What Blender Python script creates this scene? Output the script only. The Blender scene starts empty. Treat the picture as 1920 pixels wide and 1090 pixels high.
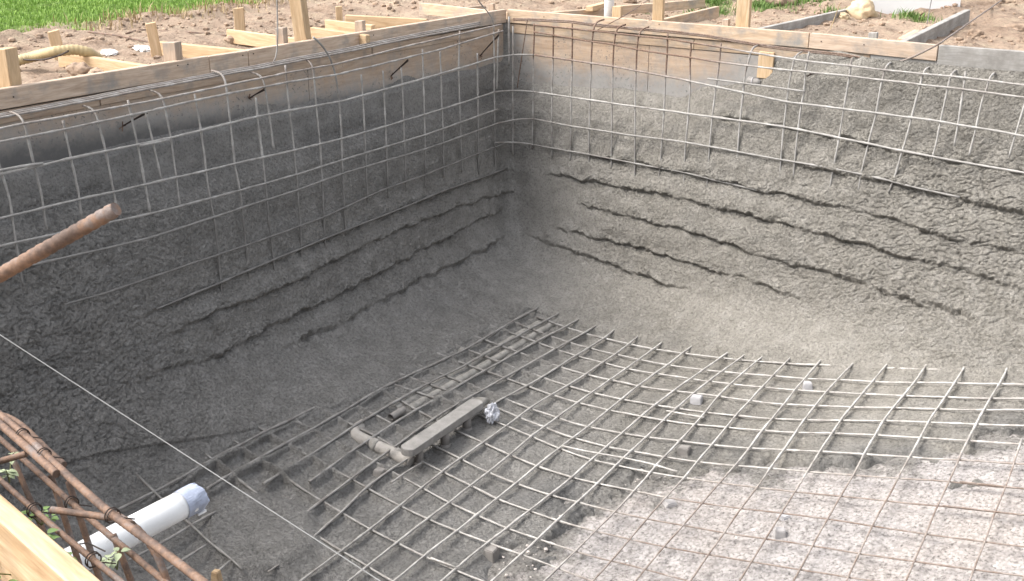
import bpy, bmesh, math, random
import numpy as np
from mathutils import Vector, Matrix

random.seed(7)
RNG = np.random.default_rng(7)
scene = bpy.context.scene
col = scene.collection

# ------------------------------------------------------------------ camera, sky, sun, exposure
F_PX, H_PX = 2217.0, 790.0                 # focal length and horizon offset measured on the photograph (1920 px wide)
PITCH = math.atan(H_PX / F_PX)
YAW = math.atan2(1654.0, math.hypot(F_PX, H_PX))
HD = np.array([-math.sin(YAW), math.cos(YAW), 0.0])
RT = np.array([math.cos(YAW), math.sin(YAW), 0.0])
FW = HD * math.cos(PITCH) + np.array([0, 0, -math.sin(PITCH)])
UP = HD * math.sin(PITCH) + np.array([0, 0, math.cos(PITCH)])
CAM = np.array([5.29048, -7.45785, 1.0])   # one metre above the top of the forms, a metre behind the near form

cam_data = bpy.data.cameras.new("camera")
cam_data.sensor_width = 36.0
cam_data.lens = F_PX / 1920.0 * 36.0
cam_data.clip_start = 0.05
cam_data.clip_end = 500.0
cam = bpy.data.objects.new("camera", cam_data)
col.objects.link(cam)
cam.location = CAM
cam.rotation_euler = (math.pi / 2 - PITCH, 0.0, YAW)
scene.camera = cam

SUN_DIR = Vector((0.50, 0.42, -0.80)).normalized()   # direction the light travels
world = bpy.data.worlds.new("World")
scene.world = world
world.use_nodes = True
wn = world.node_tree
bg = wn.nodes["Background"]
sky = wn.nodes.new("ShaderNodeTexSky")
sky.sky_type = 'NISHITA'
sky.sun_disc = False
sky.sun_elevation = math.asin(-SUN_DIR.z)
sky.sun_rotation = math.atan2(-SUN_DIR.x, -SUN_DIR.y)
sky.air_density = 1.0
sky.dust_density = 5.0
sky.ozone_density = 1.0
hsv = wn.nodes.new("ShaderNodeHueSaturation")          # thin high cloud: the same sky, less blue all over
hsv.inputs["Saturation"].default_value = 0.3
wn.links.new(sky.outputs[0], hsv.inputs["Color"])
wn.links.new(hsv.outputs[0], bg.inputs[0])
bg.inputs[1].default_value = 0.15
sun_data = bpy.data.lights.new("sun", 'SUN')
sun_data.energy = 0.62
sun_data.angle = math.radians(30)
sun_data.color = (1.0, 0.95, 0.87)
sun = bpy.data.objects.new("sun", sun_data)
col.objects.link(sun)
sun.rotation_euler = SUN_DIR.to_track_quat('-Z', 'Y').to_euler()
sun.location = (-6, -6, 12)
scene.view_settings.view_transform = 'Standard'
scene.view_settings.look = 'None'
scene.view_settings.exposure = 1.58
scene.view_settings.gamma = 1.0

# ------------------------------------------------------------------ geometry helpers
def ray(px, py):
    return FW + (px - 960.0) / F_PX * RT + (545.0 - py) / F_PX * UP

def on_z(px, py, z=0.0):
    d = ray(px, py)
    return CAM + d * ((z - CAM[2]) / d[2])

def on_x(px, py, x=0.0):
    d = ray(px, py)
    return CAM + d * ((x - CAM[0]) / d[0])

def on_y(px, py, y=0.0):
    d = ray(px, py)
    return CAM + d * ((y - CAM[1]) / d[1])

def sstep(a, b, x):
    t = np.clip((x - a) / (b - a), 0, 1)
    return t * t * (3 - 2 * t)

def _hash(ix, iy, iz, seed):
    h = (ix * 374761393 + iy * 668265263 + iz * 2147483647 + seed * 1274126177) & 0xFFFFFFFF
    h = ((h ^ (h >> 13)) * 1274126177) & 0xFFFFFFFF
    h = (h ^ (h >> 16)) & 0xFFFF
    return h

_G = RNG.normal(size=(4096, 3)).astype(np.float32)
_G /= np.linalg.norm(_G, axis=1)[:, None]

def noise3(P, seed=0):
    P = P.astype(np.float32)
    i0 = np.floor(P).astype(np.int64)
    f = P - i0
    u = f * f * f * (f * (f * 6 - 15) + 10)
    out = np.zeros(len(P), np.float32)
    for dx in (0, 1):
        wx = u[:, 0] if dx else 1 - u[:, 0]
        for dy in (0, 1):
            wy = u[:, 1] if dy else 1 - u[:, 1]
            for dz in (0, 1):
                wz = u[:, 2] if dz else 1 - u[:, 2]
                g = _G[_hash(i0[:, 0] + dx, i0[:, 1] + dy, i0[:, 2] + dz, seed) & 4095]
                out += wx * wy * wz * (g[:, 0] * (f[:, 0] - dx) + g[:, 1] * (f[:, 1] - dy) + g[:, 2] * (f[:, 2] - dz))
    return out * 1.5

def fbm(P, octaves=3, seed=0, gain=0.5):
    a, s, o = 1.0, 1.0, 0.0
    for k in range(octaves):
        o = o + a * noise3(P * s, seed + k * 17)
        a *= gain
        s *= 2.03
    return o

def mesh_np(name, V, Fq, mat, parent=None, smooth=True):
    """big grid meshes: V (n,3), Fq (m,4) or (m,3)"""
    me = bpy.data.meshes.new(name)
    V = np.ascontiguousarray(V, np.float32)
    Fq = np.ascontiguousarray(Fq, np.int32)
    me.vertices.add(len(V))
    me.vertices.foreach_set("co", V.ravel())
    k = Fq.shape[1]
    me.loops.add(Fq.size)
    me.loops.foreach_set("vertex_index", Fq.ravel())
    me.polygons.add(len(Fq))
    me.polygons.foreach_set("loop_start", np.arange(0, Fq.size, k, dtype=np.int32))
    me.polygons.foreach_set("loop_total", np.full(len(Fq), k, np.int32))
    me.polygons.foreach_set("use_smooth", np.full(len(Fq), smooth, bool))
    me.update(calc_edges=True)
    me.materials.append(mat)
    o = bpy.data.objects.new(name, me)
    col.objects.link(o)
    if parent:
        o.parent = parent
    return o

def attr(o, name, vals):
    a = o.data.attributes.new(name, 'FLOAT', 'POINT')
    a.data.foreach_set("value", np.ascontiguousarray(vals, np.float32))

class MB:
    """collects vertices and faces of one mesh"""
    def __init__(self):
        self.v, self.f, self.n = [], [], 0

    def add(self, V, F):
        self.v.append(np.asarray(V, float))
        self.f += [tuple(i + self.n for i in q) for q in F]
        self.n += len(V)

    def box(self, c, sx, sy, sz, rot=None):
        s = np.array([[x, y, z] for x in (-.5, .5) for y in (-.5, .5) for z in (-.5, .5)]) * (sx, sy, sz)
        if rot is not None:
            s = s @ np.asarray(rot).T
        self.add(s + c, [(0, 1, 3, 2), (4, 6, 7, 5), (0, 4, 5, 1), (2, 3, 7, 6), (0, 2, 6, 4), (1, 5, 7, 3)])

    def tube(self, pts, r, sides=7, cap=True, hollow=None):
        pts = np.asarray(pts, float)
        n = len(pts)
        r = np.broadcast_to(np.asarray(r, float), (n,))
        T = np.gradient(pts, axis=0)
        T /= np.maximum(np.linalg.norm(T, axis=1), 1e-9)[:, None]
        ref = np.array([0, 0, 1.0]) if abs(T[0][2]) < .9 else np.array([1.0, 0, 0])
        N = np.cross(T[0], ref)
        N /= np.linalg.norm(N)
        ang = np.arange(sides) * 2 * math.pi / sides
        V = []
        for i in range(n):
            N = N - T[i] * (N @ T[i])
            N /= np.linalg.norm(N)
            Bn = np.cross(T[i], N)
            V.append(pts[i] + r[i] * (np.cos(ang)[:, None] * N + np.sin(ang)[:, None] * Bn))
        V = np.concatenate(V)
        F = []
        for i in range(n - 1):
            for k in range(sides):
                a, b = i * sides + k, i * sides + (k + 1) % sides
                F.append((a, b, b + sides, a + sides))
        if cap:
            F.append(tuple(range(sides))[::-1])
            F.append(tuple((n - 1) * sides + k for k in range(sides)))
        self.add(V, F)

    def build(self, name, mat, parent=None, smooth=False):
        V = np.concatenate(self.v)
        if parent is not None:
            V = V - np.array(parent.location)
        me = bpy.data.meshes.new(name)
        me.from_pydata(V.tolist(), [], self.f)
        me.materials.append(mat)
        if smooth:
            me.polygons.foreach_set("use_smooth", np.array([len(f) <= 4 for f in self.f], bool))   # sawn ends stay crisp
        me.update()
        o = bpy.data.objects.new(name, me)
        col.objects.link(o)
        if parent is not None:
            o.parent = parent
        return o

def tag(o, label, cat, group=None):
    o["label"] = label
    o["category"] = cat
    if group:
        o["group"] = group
    return o

def thing(name, loc, label, cat, group=None):
    o = bpy.data.objects.new(name, None)
    o.empty_display_size = 0.1
    o.location = [float(v) for v in loc]
    col.objects.link(o)
    return tag(o, label, cat, group)

def resample(pts, step=0.05):
    pts = np.asarray(pts, float)
    d = np.r_[0, np.cumsum(np.linalg.norm(np.diff(pts, axis=0), axis=1))]
    n = max(2, int(d[-1] / step) + 1)
    t = np.linspace(0, d[-1], n)
    return np.stack([np.interp(t, d, pts[:, k]) for k in range(pts.shape[1])], -1)

def smooth_path(pts, it=2):
    pts = np.array(pts, float)
    for _ in range(it):
        q = pts.copy()
        q[1:-1] = pts[:-2] * .25 + pts[1:-1] * .5 + pts[2:] * .25
        pts = q
    return pts

# ------------------------------------------------------------------ materials
def nodemat(name):
    m = bpy.data.materials.new(name)
    m.use_nodes = True
    nt = m.node_tree
    b = nt.nodes["Principled BSDF"]
    b.inputs["Specular IOR Level"].default_value = 0.3
    return m, nt, b

def N(nt, kind, **kw):
    n = nt.nodes.new(kind)
    for k, v in kw.items():
        if k in n.inputs:
            n.inputs[k].default_value = v
        else:
            setattr(n, k, v)
    return n

def ramp(nt, src, stops):
    r = nt.nodes.new("ShaderNodeValToRGB")
    el = r.color_ramp.elements
    while len(el) < len(stops):
        el.new(0.5)
    for e, (p, c) in zip(el, stops):
        e.position = p
        e.color = (*c, 1) if len(c) == 3 else c
    nt.links.new(src, r.inputs[0])
    return r.outputs[0]

def mixc(nt, fac, a, b, mode='MIX'):
    m = nt.nodes.new("ShaderNodeMix")
    m.data_type = 'RGBA'
    m.blend_type = mode
    for s, v in ((m.inputs[0], fac), (m.inputs[6], a), (m.inputs[7], b)):
        if hasattr(v, "is_linked") or hasattr(v, "links"):
            nt.links.new(v, s)
        else:
            s.default_value = v if not isinstance(v, tuple) else (*v, 1)[:4]
    return m.outputs[2]

def math_n(nt, op, a, b=None, clamp=False):
    m = nt.nodes.new("ShaderNodeMath")
    m.operation = op
    m.use_clamp = clamp
    for s, v in ((m.inputs[0], a), (m.inputs[1], b)):
        if v is None:
            continue
        if hasattr(v, "links"):
            nt.links.new(v, s)
        else:
            s.default_value = v
    return m.outputs[0]

def coords(nt, kind="Object", scale=None):
    tc = nt.nodes.new("ShaderNodeTexCoord")
    out = tc.outputs[kind]
    if scale:
        mp = nt.nodes.new("ShaderNodeMapping")
        mp.inputs["Scale"].default_value = scale
        nt.links.new(out, mp.inputs[0])
        out = mp.outputs[0]
    return out

def noise(nt, vec, scale, detail=4, rough=0.6, dist=0.0):
    n = N(nt, "ShaderNodeTexNoise", Scale=scale, Detail=detail, Roughness=rough, Distortion=dist)
    nt.links.new(vec, n.inputs["Vector"])
    return n.outputs["Fac"]

def bump(nt, b, h, strength=0.5, distance=0.01):
    bn = N(nt, "ShaderNodeBump", Strength=strength, Distance=distance)
    nt.links.new(h, bn.inputs["Height"])
    nt.links.new(bn.outputs[0], b.inputs["Normal"])
    return bn

def attr_node(nt, name):
    a = nt.nodes.new("ShaderNodeAttribute")
    a.attribute_name = name
    return a.outputs["Fac"]

def mat_shotcrete():
    m, nt, b = nodemat("shotcrete")
    v = coords(nt)
    wet = attr_node(nt, "wet")
    big = noise(nt, v, 1.7, 4, .6)
    mid = noise(nt, v, 9, 5, .65)
    fine = noise(nt, v, 70, 4, .7)
    dry = ramp(nt, mid, [(.3, (.195, .182, .158)), (.55, (.245, .230, .203)), (.75, (.285, .27, .243))])
    wetc = ramp(nt, mid, [(.3, (.060, .062, .066)), (.7, (.097, .099, .104))])
    mps = nt.nodes.new("ShaderNodeMapping")
    mps.inputs["Scale"].default_value = (1, 1, 3.2)
    nt.links.new(v, mps.inputs[0])
    streak = noise(nt, mps.outputs[0], 2.6, 5, .65, .5)
    fresh = ramp(nt, mid, [(.3, (.185, .183, .180)), (.55, (.232, .229, .225)), (.75, (.27, .267, .262))])
    dry = mixc(nt, attr_node(nt, "fresh"), dry, fresh)      # the side shot last is still blue-grey
    f = math_n(nt, 'ADD', wet, math_n(nt, 'MULTIPLY', math_n(nt, 'SUBTRACT', big, .5), .6))
    f = math_n(nt, 'ADD', f, math_n(nt, 'MULTIPLY', math_n(nt, 'SUBTRACT', streak, .5), .5), True)
    c = mixc(nt, f, dry, wetc)
    spk = ramp(nt, fine, [(.34, (.62, .62, .62)), (.5, (1, 1, 1)), (.75, (1.12, 1.12, 1.12))])
    c = mixc(nt, 1.0, c, spk, 'MULTIPLY')
    nt.links.new(c, b.inputs["Base Color"])
    nt.links.new(ramp(nt, f, [(0, (.9, .9, .9)), (1, (.72, .72, .72))]), b.inputs["Roughness"])
    rough = attr_node(nt, "rough")
    pit = ramp(nt, noise(nt, v, 62, 4, .65, .9), [(.38, (0, 0, 0)), (.52, (1, 1, 1))])
    h = math_n(nt, 'ADD', pit, math_n(nt, 'MULTIPLY', noise(nt, v, 95, 4, .75, .4), 1.1))
    h = math_n(nt, 'MULTIPLY', h, math_n(nt, 'ADD', rough, .12))
    bump(nt, b, h, 0.75, 0.010)
    return m

def mat_wood(name, c1, c2, c3, grey=0.0, rough=.8, grain=1.0):
    m, nt, b = nodemat(name)
    oi = nt.nodes.new("ShaderNodeObjectInfo")
    tc = nt.nodes.new("ShaderNodeTexCoord")
    mp = nt.nodes.new("ShaderNodeMapping")
    mp.inputs["Scale"].default_value = (1.3, 14, 14)
    nt.links.new(tc.outputs["Object"], mp.inputs[0])
    cx = nt.nodes.new("ShaderNodeCombineXYZ")
    nt.links.new(math_n(nt, 'MULTIPLY', oi.outputs["Random"], 40.0), cx.inputs[0])
    nt.links.new(math_n(nt, 'MULTIPLY', oi.outputs["Random"], 17.0), cx.inputs[1])
    nt.links.new(cx.outputs[0], mp.inputs["Location"])
    v = mp.outputs[0]
    g = noise(nt, v, 2.2, 6, .65, 1.2)
    c = ramp(nt, g, [(.3, c1), (.5, c2), (.72, c3)])
    fib = noise(nt, v, 9, 3, .6)
    c = mixc(nt, .35, c, ramp(nt, fib, [(.35, (.55, .5, .45)), (.6, (1, 1, 1))]), 'MULTIPLY')
    st = noise(nt, tc.outputs["Object"], 5, 5, .7)
    if grey > 0:
        lo = .62 - .5 * grey
        c = mixc(nt, ramp(nt, st, [(lo, (0, 0, 0)), (lo + .22, (1, 1, 1))]), c, (.25, .235, .215))
    else:
        c = mixc(nt, ramp(nt, st, [(.58, (0, 0, 0)), (.8, (.45, .45, .45))]), c, (.30, .25, .19))
    val = ramp(nt, oi.outputs["Random"], [(0, (.86, .86, .86)), (1, (1.08, 1.08, 1.08))])
    c = mixc(nt, 1.0, c, val, 'MULTIPLY')
    nt.links.new(c, b.inputs["Base Color"])
    b.inputs["Roughness"].default_value = rough
    bump(nt, b, math_n(nt, 'ADD', g, math_n(nt, 'MULTIPLY', fib, .6)), .25 * grain, .004)
    return m

def mat_panel():
    """plywood form face, stained grey by overspray below a ragged line"""
    m, nt, b = nodemat("form_panel_wood")
    tc = nt.nodes.new("ShaderNodeTexCoord")
    v = tc.outputs["Object"]
    mp = nt.nodes.new("ShaderNodeMapping")
    mp.inputs["Scale"].default_value = (1.6, 1.6, 16)
    nt.links.new(v, mp.inputs[0])
    g = noise(nt, mp.outputs[0], 1.6, 6, .65, 1.6)
    wood = ramp(nt, g, [(.3, (.35, .245, .165)), (.5, (.46, .335, .235)), (.7, (.54, .41, .30))])
    stain = attr_node(nt, "stain")
    n1 = noise(nt, v, 4, 5, .7)
    n2 = noise(nt, v, 26, 5, .8)
    f = math_n(nt, 'ADD', stain, math_n(nt, 'MULTIPLY', math_n(nt, 'SUBTRACT', n1, .5), .9))
    f = math_n(nt, 'ADD', f, math_n(nt, 'MULTIPLY', math_n(nt, 'SUBTRACT', n2, .5), 1.0), True)
    greyc = ramp(nt, n1, [(.3, (.22, .21, .20)), (.6, (.35, .335, .315)), (.8, (.46, .445, .42))])
    c = mixc(nt, f, wood, greyc)
    dk = attr_node(nt, "damp")
    c = mixc(nt, math_n(nt, 'ADD', dk, math_n(nt, 'ADD', math_n(nt, 'MULTIPLY', math_n(nt, 'SUBTRACT', n1, .5), 1.3), math_n(nt, 'MULTIPLY', math_n(nt, 'SUBTRACT', n2, .5), .6)), True), c, (.115, .113, .111))
    sp = noise(nt, v, 55, 3, .6)
    spot = math_n(nt, 'MULTIPLY', ramp(nt, sp, [(.60, (0, 0, 0)), (.66, (1, 1, 1))]), ramp(nt, noise(nt, v, 2.5, 3, .6), [(.45, (0, 0, 0)), (.6, (.9, .9, .9))]))
    c = mixc(nt, spot, c, (.13, .125, .12))
    nt.links.new(c, b.inputs["Base Color"])
    b.inputs["Roughness"].default_value = .8
    bump(nt, b, math_n(nt, 'ADD', g, n2), .3, .004)
    return m

def mat_bar():
    m, nt, b = nodemat("rebar_steel")
    v = coords(nt)
    coat = attr_node(nt, "coat")
    n1 = noise(nt, v, 14, 4, .7)
    n2 = noise(nt, v, 90, 3, .7)
    rust = ramp(nt, n2, [(.3, (.085, .055, .04)), (.5, (.16, .10, .07)), (.7, (.25, .175, .13))])
    cem = ramp(nt, n1, [(.3, (.19, .18, .168)), (.55, (.29, .278, .26)), (.75, (.40, .388, .37))])
    f = math_n(nt, 'ADD', coat, math_n(nt, 'MULTIPLY', math_n(nt, 'SUBTRACT', n1, .5), .9), True)
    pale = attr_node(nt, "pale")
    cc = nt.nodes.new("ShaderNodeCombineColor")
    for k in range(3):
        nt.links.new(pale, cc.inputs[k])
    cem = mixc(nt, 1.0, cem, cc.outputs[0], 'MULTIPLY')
    nt.links.new(mixc(nt, f, rust, cem), b.inputs["Base Color"])
    b.inputs["Roughness"].default_value = .75
    bump(nt, b, n2, .5, .003)
    return m

def mat_rust():
    m, nt, b = nodemat("rusty_steel")
    v = coords(nt)
    n1 = noise(nt, v, 16, 6, .75)
    n2 = noise(nt, v, 120, 3, .7)
    c = ramp(nt, n1, [(.28, (.065, .048, .04)), (.44, (.13, .09, .07)), (.54, (.22, .14, .095)), (.64, (.18, .15, .135)), (.75, (.30, .26, .235))])
    c = mixc(nt, .5, c, ramp(nt, n2, [(.3, (.5, .45, .42)), (.65, (1.05, 1, 1))]), 'MULTIPLY')
    nt.links.new(c, b.inputs["Base Color"])
    b.inputs["Roughness"].default_value = .7
    bump(nt, b, n2, .5, .002)
    return m

def mat_simple(name, base, rough=.7, var=.25, scale=12, bmp=.3, dirt=None, spec=.3):
    m, nt, b = nodemat(name)
    v = coords(nt)
    n = noise(nt, v, scale, 5, .65)
    lo = tuple(c * (1 - var) for c in base)
    hi = tuple(min(1, c * (1 + var)) for c in base)
    c = ramp(nt, n, [(.3, lo), (.5, base), (.7, hi)])
    if dirt:
        d = noise(nt, v, scale * .6, 6, .75)
        c = mixc(nt, ramp(nt, d, [(.55, (0, 0, 0)), (.68, (1, 1, 1))]), c, dirt)
    nt.links.new(c, b.inputs["Base Color"])
    b.inputs["Roughness"].default_value = rough
    b.inputs["Specular IOR Level"].default_value = spec
    if bmp:
        bump(nt, b, noise(nt, v, scale * 6, 4, .7), bmp, .006)
    return m

def mat_dirt():
    m, nt, b = nodemat("dirt")
    v = coords(nt)
    big = noise(nt, v, .9, 4, .6)
    mid = noise(nt, v, 6, 6, .7)
    fine = noise(nt, v, 45, 5, .75)
    c = ramp(nt, mid, [(.28, (.125, .085, .06)), (.44, (.245, .178, .13)), (.60, (.335, .255, .192)), (.78, (.44, .355, .28))])
    c = mixc(nt, ramp(nt, big, [(.4, (0, 0, 0)), (.65, (.6, .6, .6))]), c, (.37, .29, .222))
    c = mixc(nt, 1.0, c, ramp(nt, fine, [(.3, (.55, .52, .5)), (.5, (1, 1, 1)), (.75, (1.15, 1.12, 1.1))]), 'MULTIPLY')
    g = attr_node(nt, "green")
    c = mixc(nt, math_n(nt, 'ADD', g, math_n(nt, 'MULTIPLY', math_n(nt, 'SUBTRACT', mid, .5), .5), True), c, (.12, .19, .045))
    nt.links.new(c, b.inputs["Base Color"])
    b.inputs["Roughness"].default_value = .95
    b.inputs["Specular IOR Level"].default_value = .15
    bump(nt, b, math_n(nt, 'ADD', mid, math_n(nt, 'MULTIPLY', fine, .6)), .8, .03)
    return m

def mat_bed():
    """pale crushed-stone base with some dust and wet specks"""
    m, nt, b = nodemat("crushed_stone")
    v = coords(nt)
    big = noise(nt, v, 1.5, 4, .6)
    mid = noise(nt, v, 11, 6, .75)
    fine = noise(nt, v, 60, 5, .75)
    c = ramp(nt, mid, [(.25, (.215, .20, .192)), (.42, (.34, .32, .308)), (.62, (.42, .398, .385)), (.8, (.49, .468, .455))])
    c = mixc(nt, ramp(nt, big, [(.4, (0, 0, 0)), (.7, (.4, .4, .4))]), c, (.45, .395, .345))
    sm = math_n(nt, 'ADD', attr_node(nt, "smear"), math_n(nt, 'MULTIPLY', math_n(nt, 'SUBTRACT', noise(nt, v, 7, 6, .75), .5), 2.6))
    c = mixc(nt, ramp(nt, sm, [(.45, (0, 0, 0)), (.75, (1, 1, 1))]), c, (.21, .20, .185))
    vor = N(nt, "ShaderNodeTexVoronoi", Scale=55.0)
    nt.links.new(v, vor.inputs["Vector"])
    c = mixc(nt, .55, c, ramp(nt, vor.outputs["Distance"], [(.05, (1.12, 1.12, 1.12)), (.5, (.85, .84, .84)), (.75, (.5, .48, .47))]), 'MULTIPLY')
    c = mixc(nt, .8, c, ramp(nt, fine, [(.38, (.28, .27, .26)), (.47, (1, 1, 1)), (.75, (1.1, 1.1, 1.1))]), 'MULTIPLY')
    nt.links.new(c, b.inputs["Base Color"])
    b.inputs["Roughness"].default_value = .95
    bump(nt, b, math_n(nt, 'ADD', mid, math_n(nt, 'MULTIPLY', fine, .8)), .7, .02)
    return m

def mat_leaf(name, c1, c2, trans=.25):
    m, nt, b = nodemat(name)
    geo = nt.nodes.new("ShaderNodeNewGeometry")
    c = ramp(nt, geo.outputs["Random Per Island"], [(0, c1), (1, c2)])
    nt.links.new(c, b.inputs["Base Color"])
    b.inputs["Roughness"].default_value = .6
    if "Transmission Weight" in b.inputs:
        pass
    return m

M_SHOT = mat_shotcrete()
M_PINE = mat_wood("fresh_pine", (.42, .285, .16), (.55, .395, .24), (.62, .475, .32))
M_PLANK = mat_wood("weathered_plank", (.38, .285, .21), (.49, .38, .29), (.56, .455, .36), grey=.22)
M_TAN = mat_wood("tan_plank", (.41, .30, .20), (.52, .39, .275), (.58, .465, .355), grey=.28)
M_GREYB = mat_wood("concrete_smeared_plank", (.30, .285, .265), (.40, .385, .36), (.48, .465, .44), grey=.45)
M_PANEL = mat_panel()
M_BAR = mat_bar()
M_RUST = mat_rust()
M_DIRT = mat_dirt()
M_BED = mat_bed()
M_PVC = mat_simple("white_pvc", (.76, .76, .75), .4, .05, 20, .05, dirt=(.47, .45, .42), spec=.5)
M_TAPE = mat_simple("grey_duct_tape", (.36, .40, .50), .42, .18, 30, .35, spec=.5)
M_GREYPVC = mat_simple("splattered_pipe", (.29, .275, .25), .8, .3, 16, .8)
M_BAG = mat_simple("thin_white_plastic", (.50, .51, .55), .45, .15, 20, .3, spec=.5)
M_BLOCK = mat_simple("grey_concrete_block", (.36, .345, .34), .9, .15, 25, .5)
M_DBLOCK = mat_simple("splattered_block", (.23, .215, .20), .9, .15, 25, .5)
M_WIRE = mat_simple("dark_wire", (.045, .032, .026), .6, .3, 60, .2)
M_NYLON = mat_simple("white_nylon", (.20, .20, .196), .7, .05, 60, 0)
M_HOSE = mat_simple("tan_corrugated_hose", (.42, .33, .18), .55, .2, 9, .2, spec=.4)
M_ROCK = mat_simple("clod", (.30, .22, .16), .95, .35, 9, .9)
M_LUMP = mat_simple("pale_sandstone", (.52, .40, .26), .95, .25, 7, .9)
M_TARP = mat_simple("white_sheet", (.80, .80, .79), .6, .04, 4, .2)
M_GRASS = mat_leaf("grass_blade", (.13, .24, .035), (.30, .44, .10))
M_TUFT = mat_leaf("tuft_blade", (.06, .12, .025), (.17, .26, .07))
M_DRYGRASS = mat_leaf("dry_grass_blade", (.30, .22, .12), (.45, .35, .2))
M_WEED = mat_leaf("weed_leaf", (.06, .13, .035), (.20, .28, .10))
M_PALEWEED = mat_leaf("pale_weed_leaf", (.22, .28, .17), (.38, .42, .26))
M_STEM = mat_simple("weed_stem", (.14, .15, .06), .7, .2, 20, 0)

# ------------------------------------------------------------------ pool shape
ZC = [-2.05, 0.0128, 0.0847, 0.0789, 0.0706, -0.0209, -0.0081, -0.0024, -0.0225, 0.0015]

def zbar(x, y):
    """height of the floor reinforcement, fitted to the mat in the photograph"""
    x = np.clip(x, .45, 4.9) - 2
    y = np.clip(y, -4.3, -.6) + 2.5
    return (ZC[0] + ZC[1] * x + ZC[2] * y + ZC[3] * x * x + ZC[4] * x * y + ZC[5] * y * y +
            ZC[6] * x ** 3 + ZC[7] * x * x * y + ZC[8] * x * y * y + ZC[9] * y ** 3)

def on_floor(px, py, dz=0.0, it=12):
    z = -2.05
    for _ in range(it):
        P = on_z(px, py, z)
        z = float(zbar(P[0], P[1])) + dz
    return on_z(px, py, z)

def cage_l(y, z):            # distance of the cage from the left form
    return .17 + .028 * np.clip(-y, 0, 5) * np.clip(-z, 0, 1.25)

def cage_r(x, z):            # distance of the cage from the right form
    return .16 + .02 * np.clip(x, 0, 6) + .055 * np.clip(x, 0, 5) * np.clip(-z, 0, 1.6)

def on_left(px, py, d=0.0):
    o = .17
    for _ in range(10):
        P = on_x(px, py, o + d)
        o = float(cage_l(P[1], P[2]))
    return on_x(px, py, o + d)

def on_right(px, py, d=0.0):
    o = .17
    for _ in range(10):
        P = on_y(px, py, -(o + d))
        o = float(cage_r(P[0], P[2]))
    return on_y(px, py, -(o + d))

# floor region without shotcrete (the pale base), outlined where it shows
edge_px = [(1012, 1078), (1003, 1040), (1040, 1000), (1062, 960), (1125, 925), (1190, 905), (1262, 885), (1345, 858),
           (1420, 872), (1505, 858), (1590, 852), (1690, 848), (1765, 826), (1840, 822), (1905, 812), (1990, 806)]
EDGE = np.array([on_floor(*p)[:2] for p in edge_px])
EDGE_POLY = np.vstack([[EDGE[0] + (0.15, -.6), EDGE[0] + (.3, -3)], [(9.5, -6.4), (9.5, EDGE[-1][1] + .3)], EDGE[::-1]])
EDGE_POLY = np.vstack([EDGE, [(9.5, EDGE[-1][1]), (9.5, -6.4), (EDGE[0][0] + 1.2, -6.4), (EDGE[0][0] + .1, EDGE[0][1] - .5)]])

def poly_sd(P, poly):
    """signed distance, positive inside"""
    d = np.full(len(P), 1e9)
    inside = np.zeros(len(P), bool)
    n = len(poly)
    for i in range(n):
        a, b = poly[i], poly[(i + 1) % n]
        ab = b - a
        t = np.clip(((P - a) @ ab) / (ab @ ab), 0, 1)
        d = np.minimum(d, np.linalg.norm(P - a - t[:, None] * ab, axis=1))
        c = ((a[1] > P[:, 1]) != (b[1] > P[:, 1]))
        with np.errstate(divide='ignore', invalid='ignore'):
            xi = (b[0] - a[0]) * (P[:, 1] - a[1]) / (b[1] - a[1]) + a[0]
        inside ^= c & (P[:, 0] < xi)
    return np.where(inside, d, -d)

COVER = on_floor(488, 990)[:2]              # spot where fresh concrete already hides the mat
ISLANDS = [(on_floor(1755, 838)[:2], .13), (on_floor(1800, 887)[:2], .05), (on_floor(1845, 887)[:2], .07), (on_floor(1700, 905)[:2], .03)]

def floor_off(x, y):
    m = np.minimum(x - .80 + .30 * sstep(2.6, 4.6, -y), -y - .88)
    off = .03 - .067 * sstep(-.05, .13, m)
    # cells next to the left wall are filled higher
    off = off + .006 * (1 - sstep(.1, .6, x - .8)) * sstep(-.05, .16, m)
    off = off - .016 * sstep(3.1, 3.7, -y) * (1 - sstep(1.2, 1.6, x)) * sstep(-.05, .13, m)
    q = ((x - COVER[0]) / .30) ** 2 + ((y - COVER[1]) / .30) ** 2
    off = off + .046 * (1 - sstep(.5, 1.25, q))
    return off

def smin(a, b, k):
    h = np.clip(.5 + .5 * (b - a) / k, 0, 1)
    return b + (a - b) * h - k * h * (1 - h)

ZL = np.array([.2, -.30, -.42, -.60, -.72, -.90, -1.08, -1.22, -1.42, -2.5])
EL = np.array([0, 0, .10, .22, .60, .80, .91, .98, 1.14, 1.28])     # share of the cage offset filled with shotcrete (left)
ER1 = np.array([0, 0, .0, .14, .72, .92, 1.02, 1.12, 1.28, 1.5])    # right wall by the corner
ER2 = np.array([.45, .60, .72, .86, .95, 1.03, 1.10, 1.16, 1.24, 1.4])  # right wall where it is filled to the top

def wall_l(y, z):
    w = np.interp(-z, -ZL, EL)
    return cage_l(y, z) * w - .035 * (1 - sstep(.38, .44, -z))

def wall_r(x, z):
    t = sstep(2.5, 3.15, x + 2.0 * np.clip(-z, 0, .6) + .10 * np.sin(x * 7 + z * 9))
    w = np.interp(-z, -ZL, ER1) * (1 - t) + np.interp(-z, -ZL, ER2) * t
    return cage_r(x, z) * w - .035 * (1 - sstep(.50, .60, -z)) * (1 - t)

def field(P):
    x, y, z = P[..., 0], P[..., 1], P[..., 2]
    a = (x - wall_l(y, z)) * .97
    b = (-y - wall_r(x, z)) * .95
    c = z - (zbar(x, y) + floor_off(x, y))
    return smin(smin(a, b, .10), c, .46)

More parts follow.
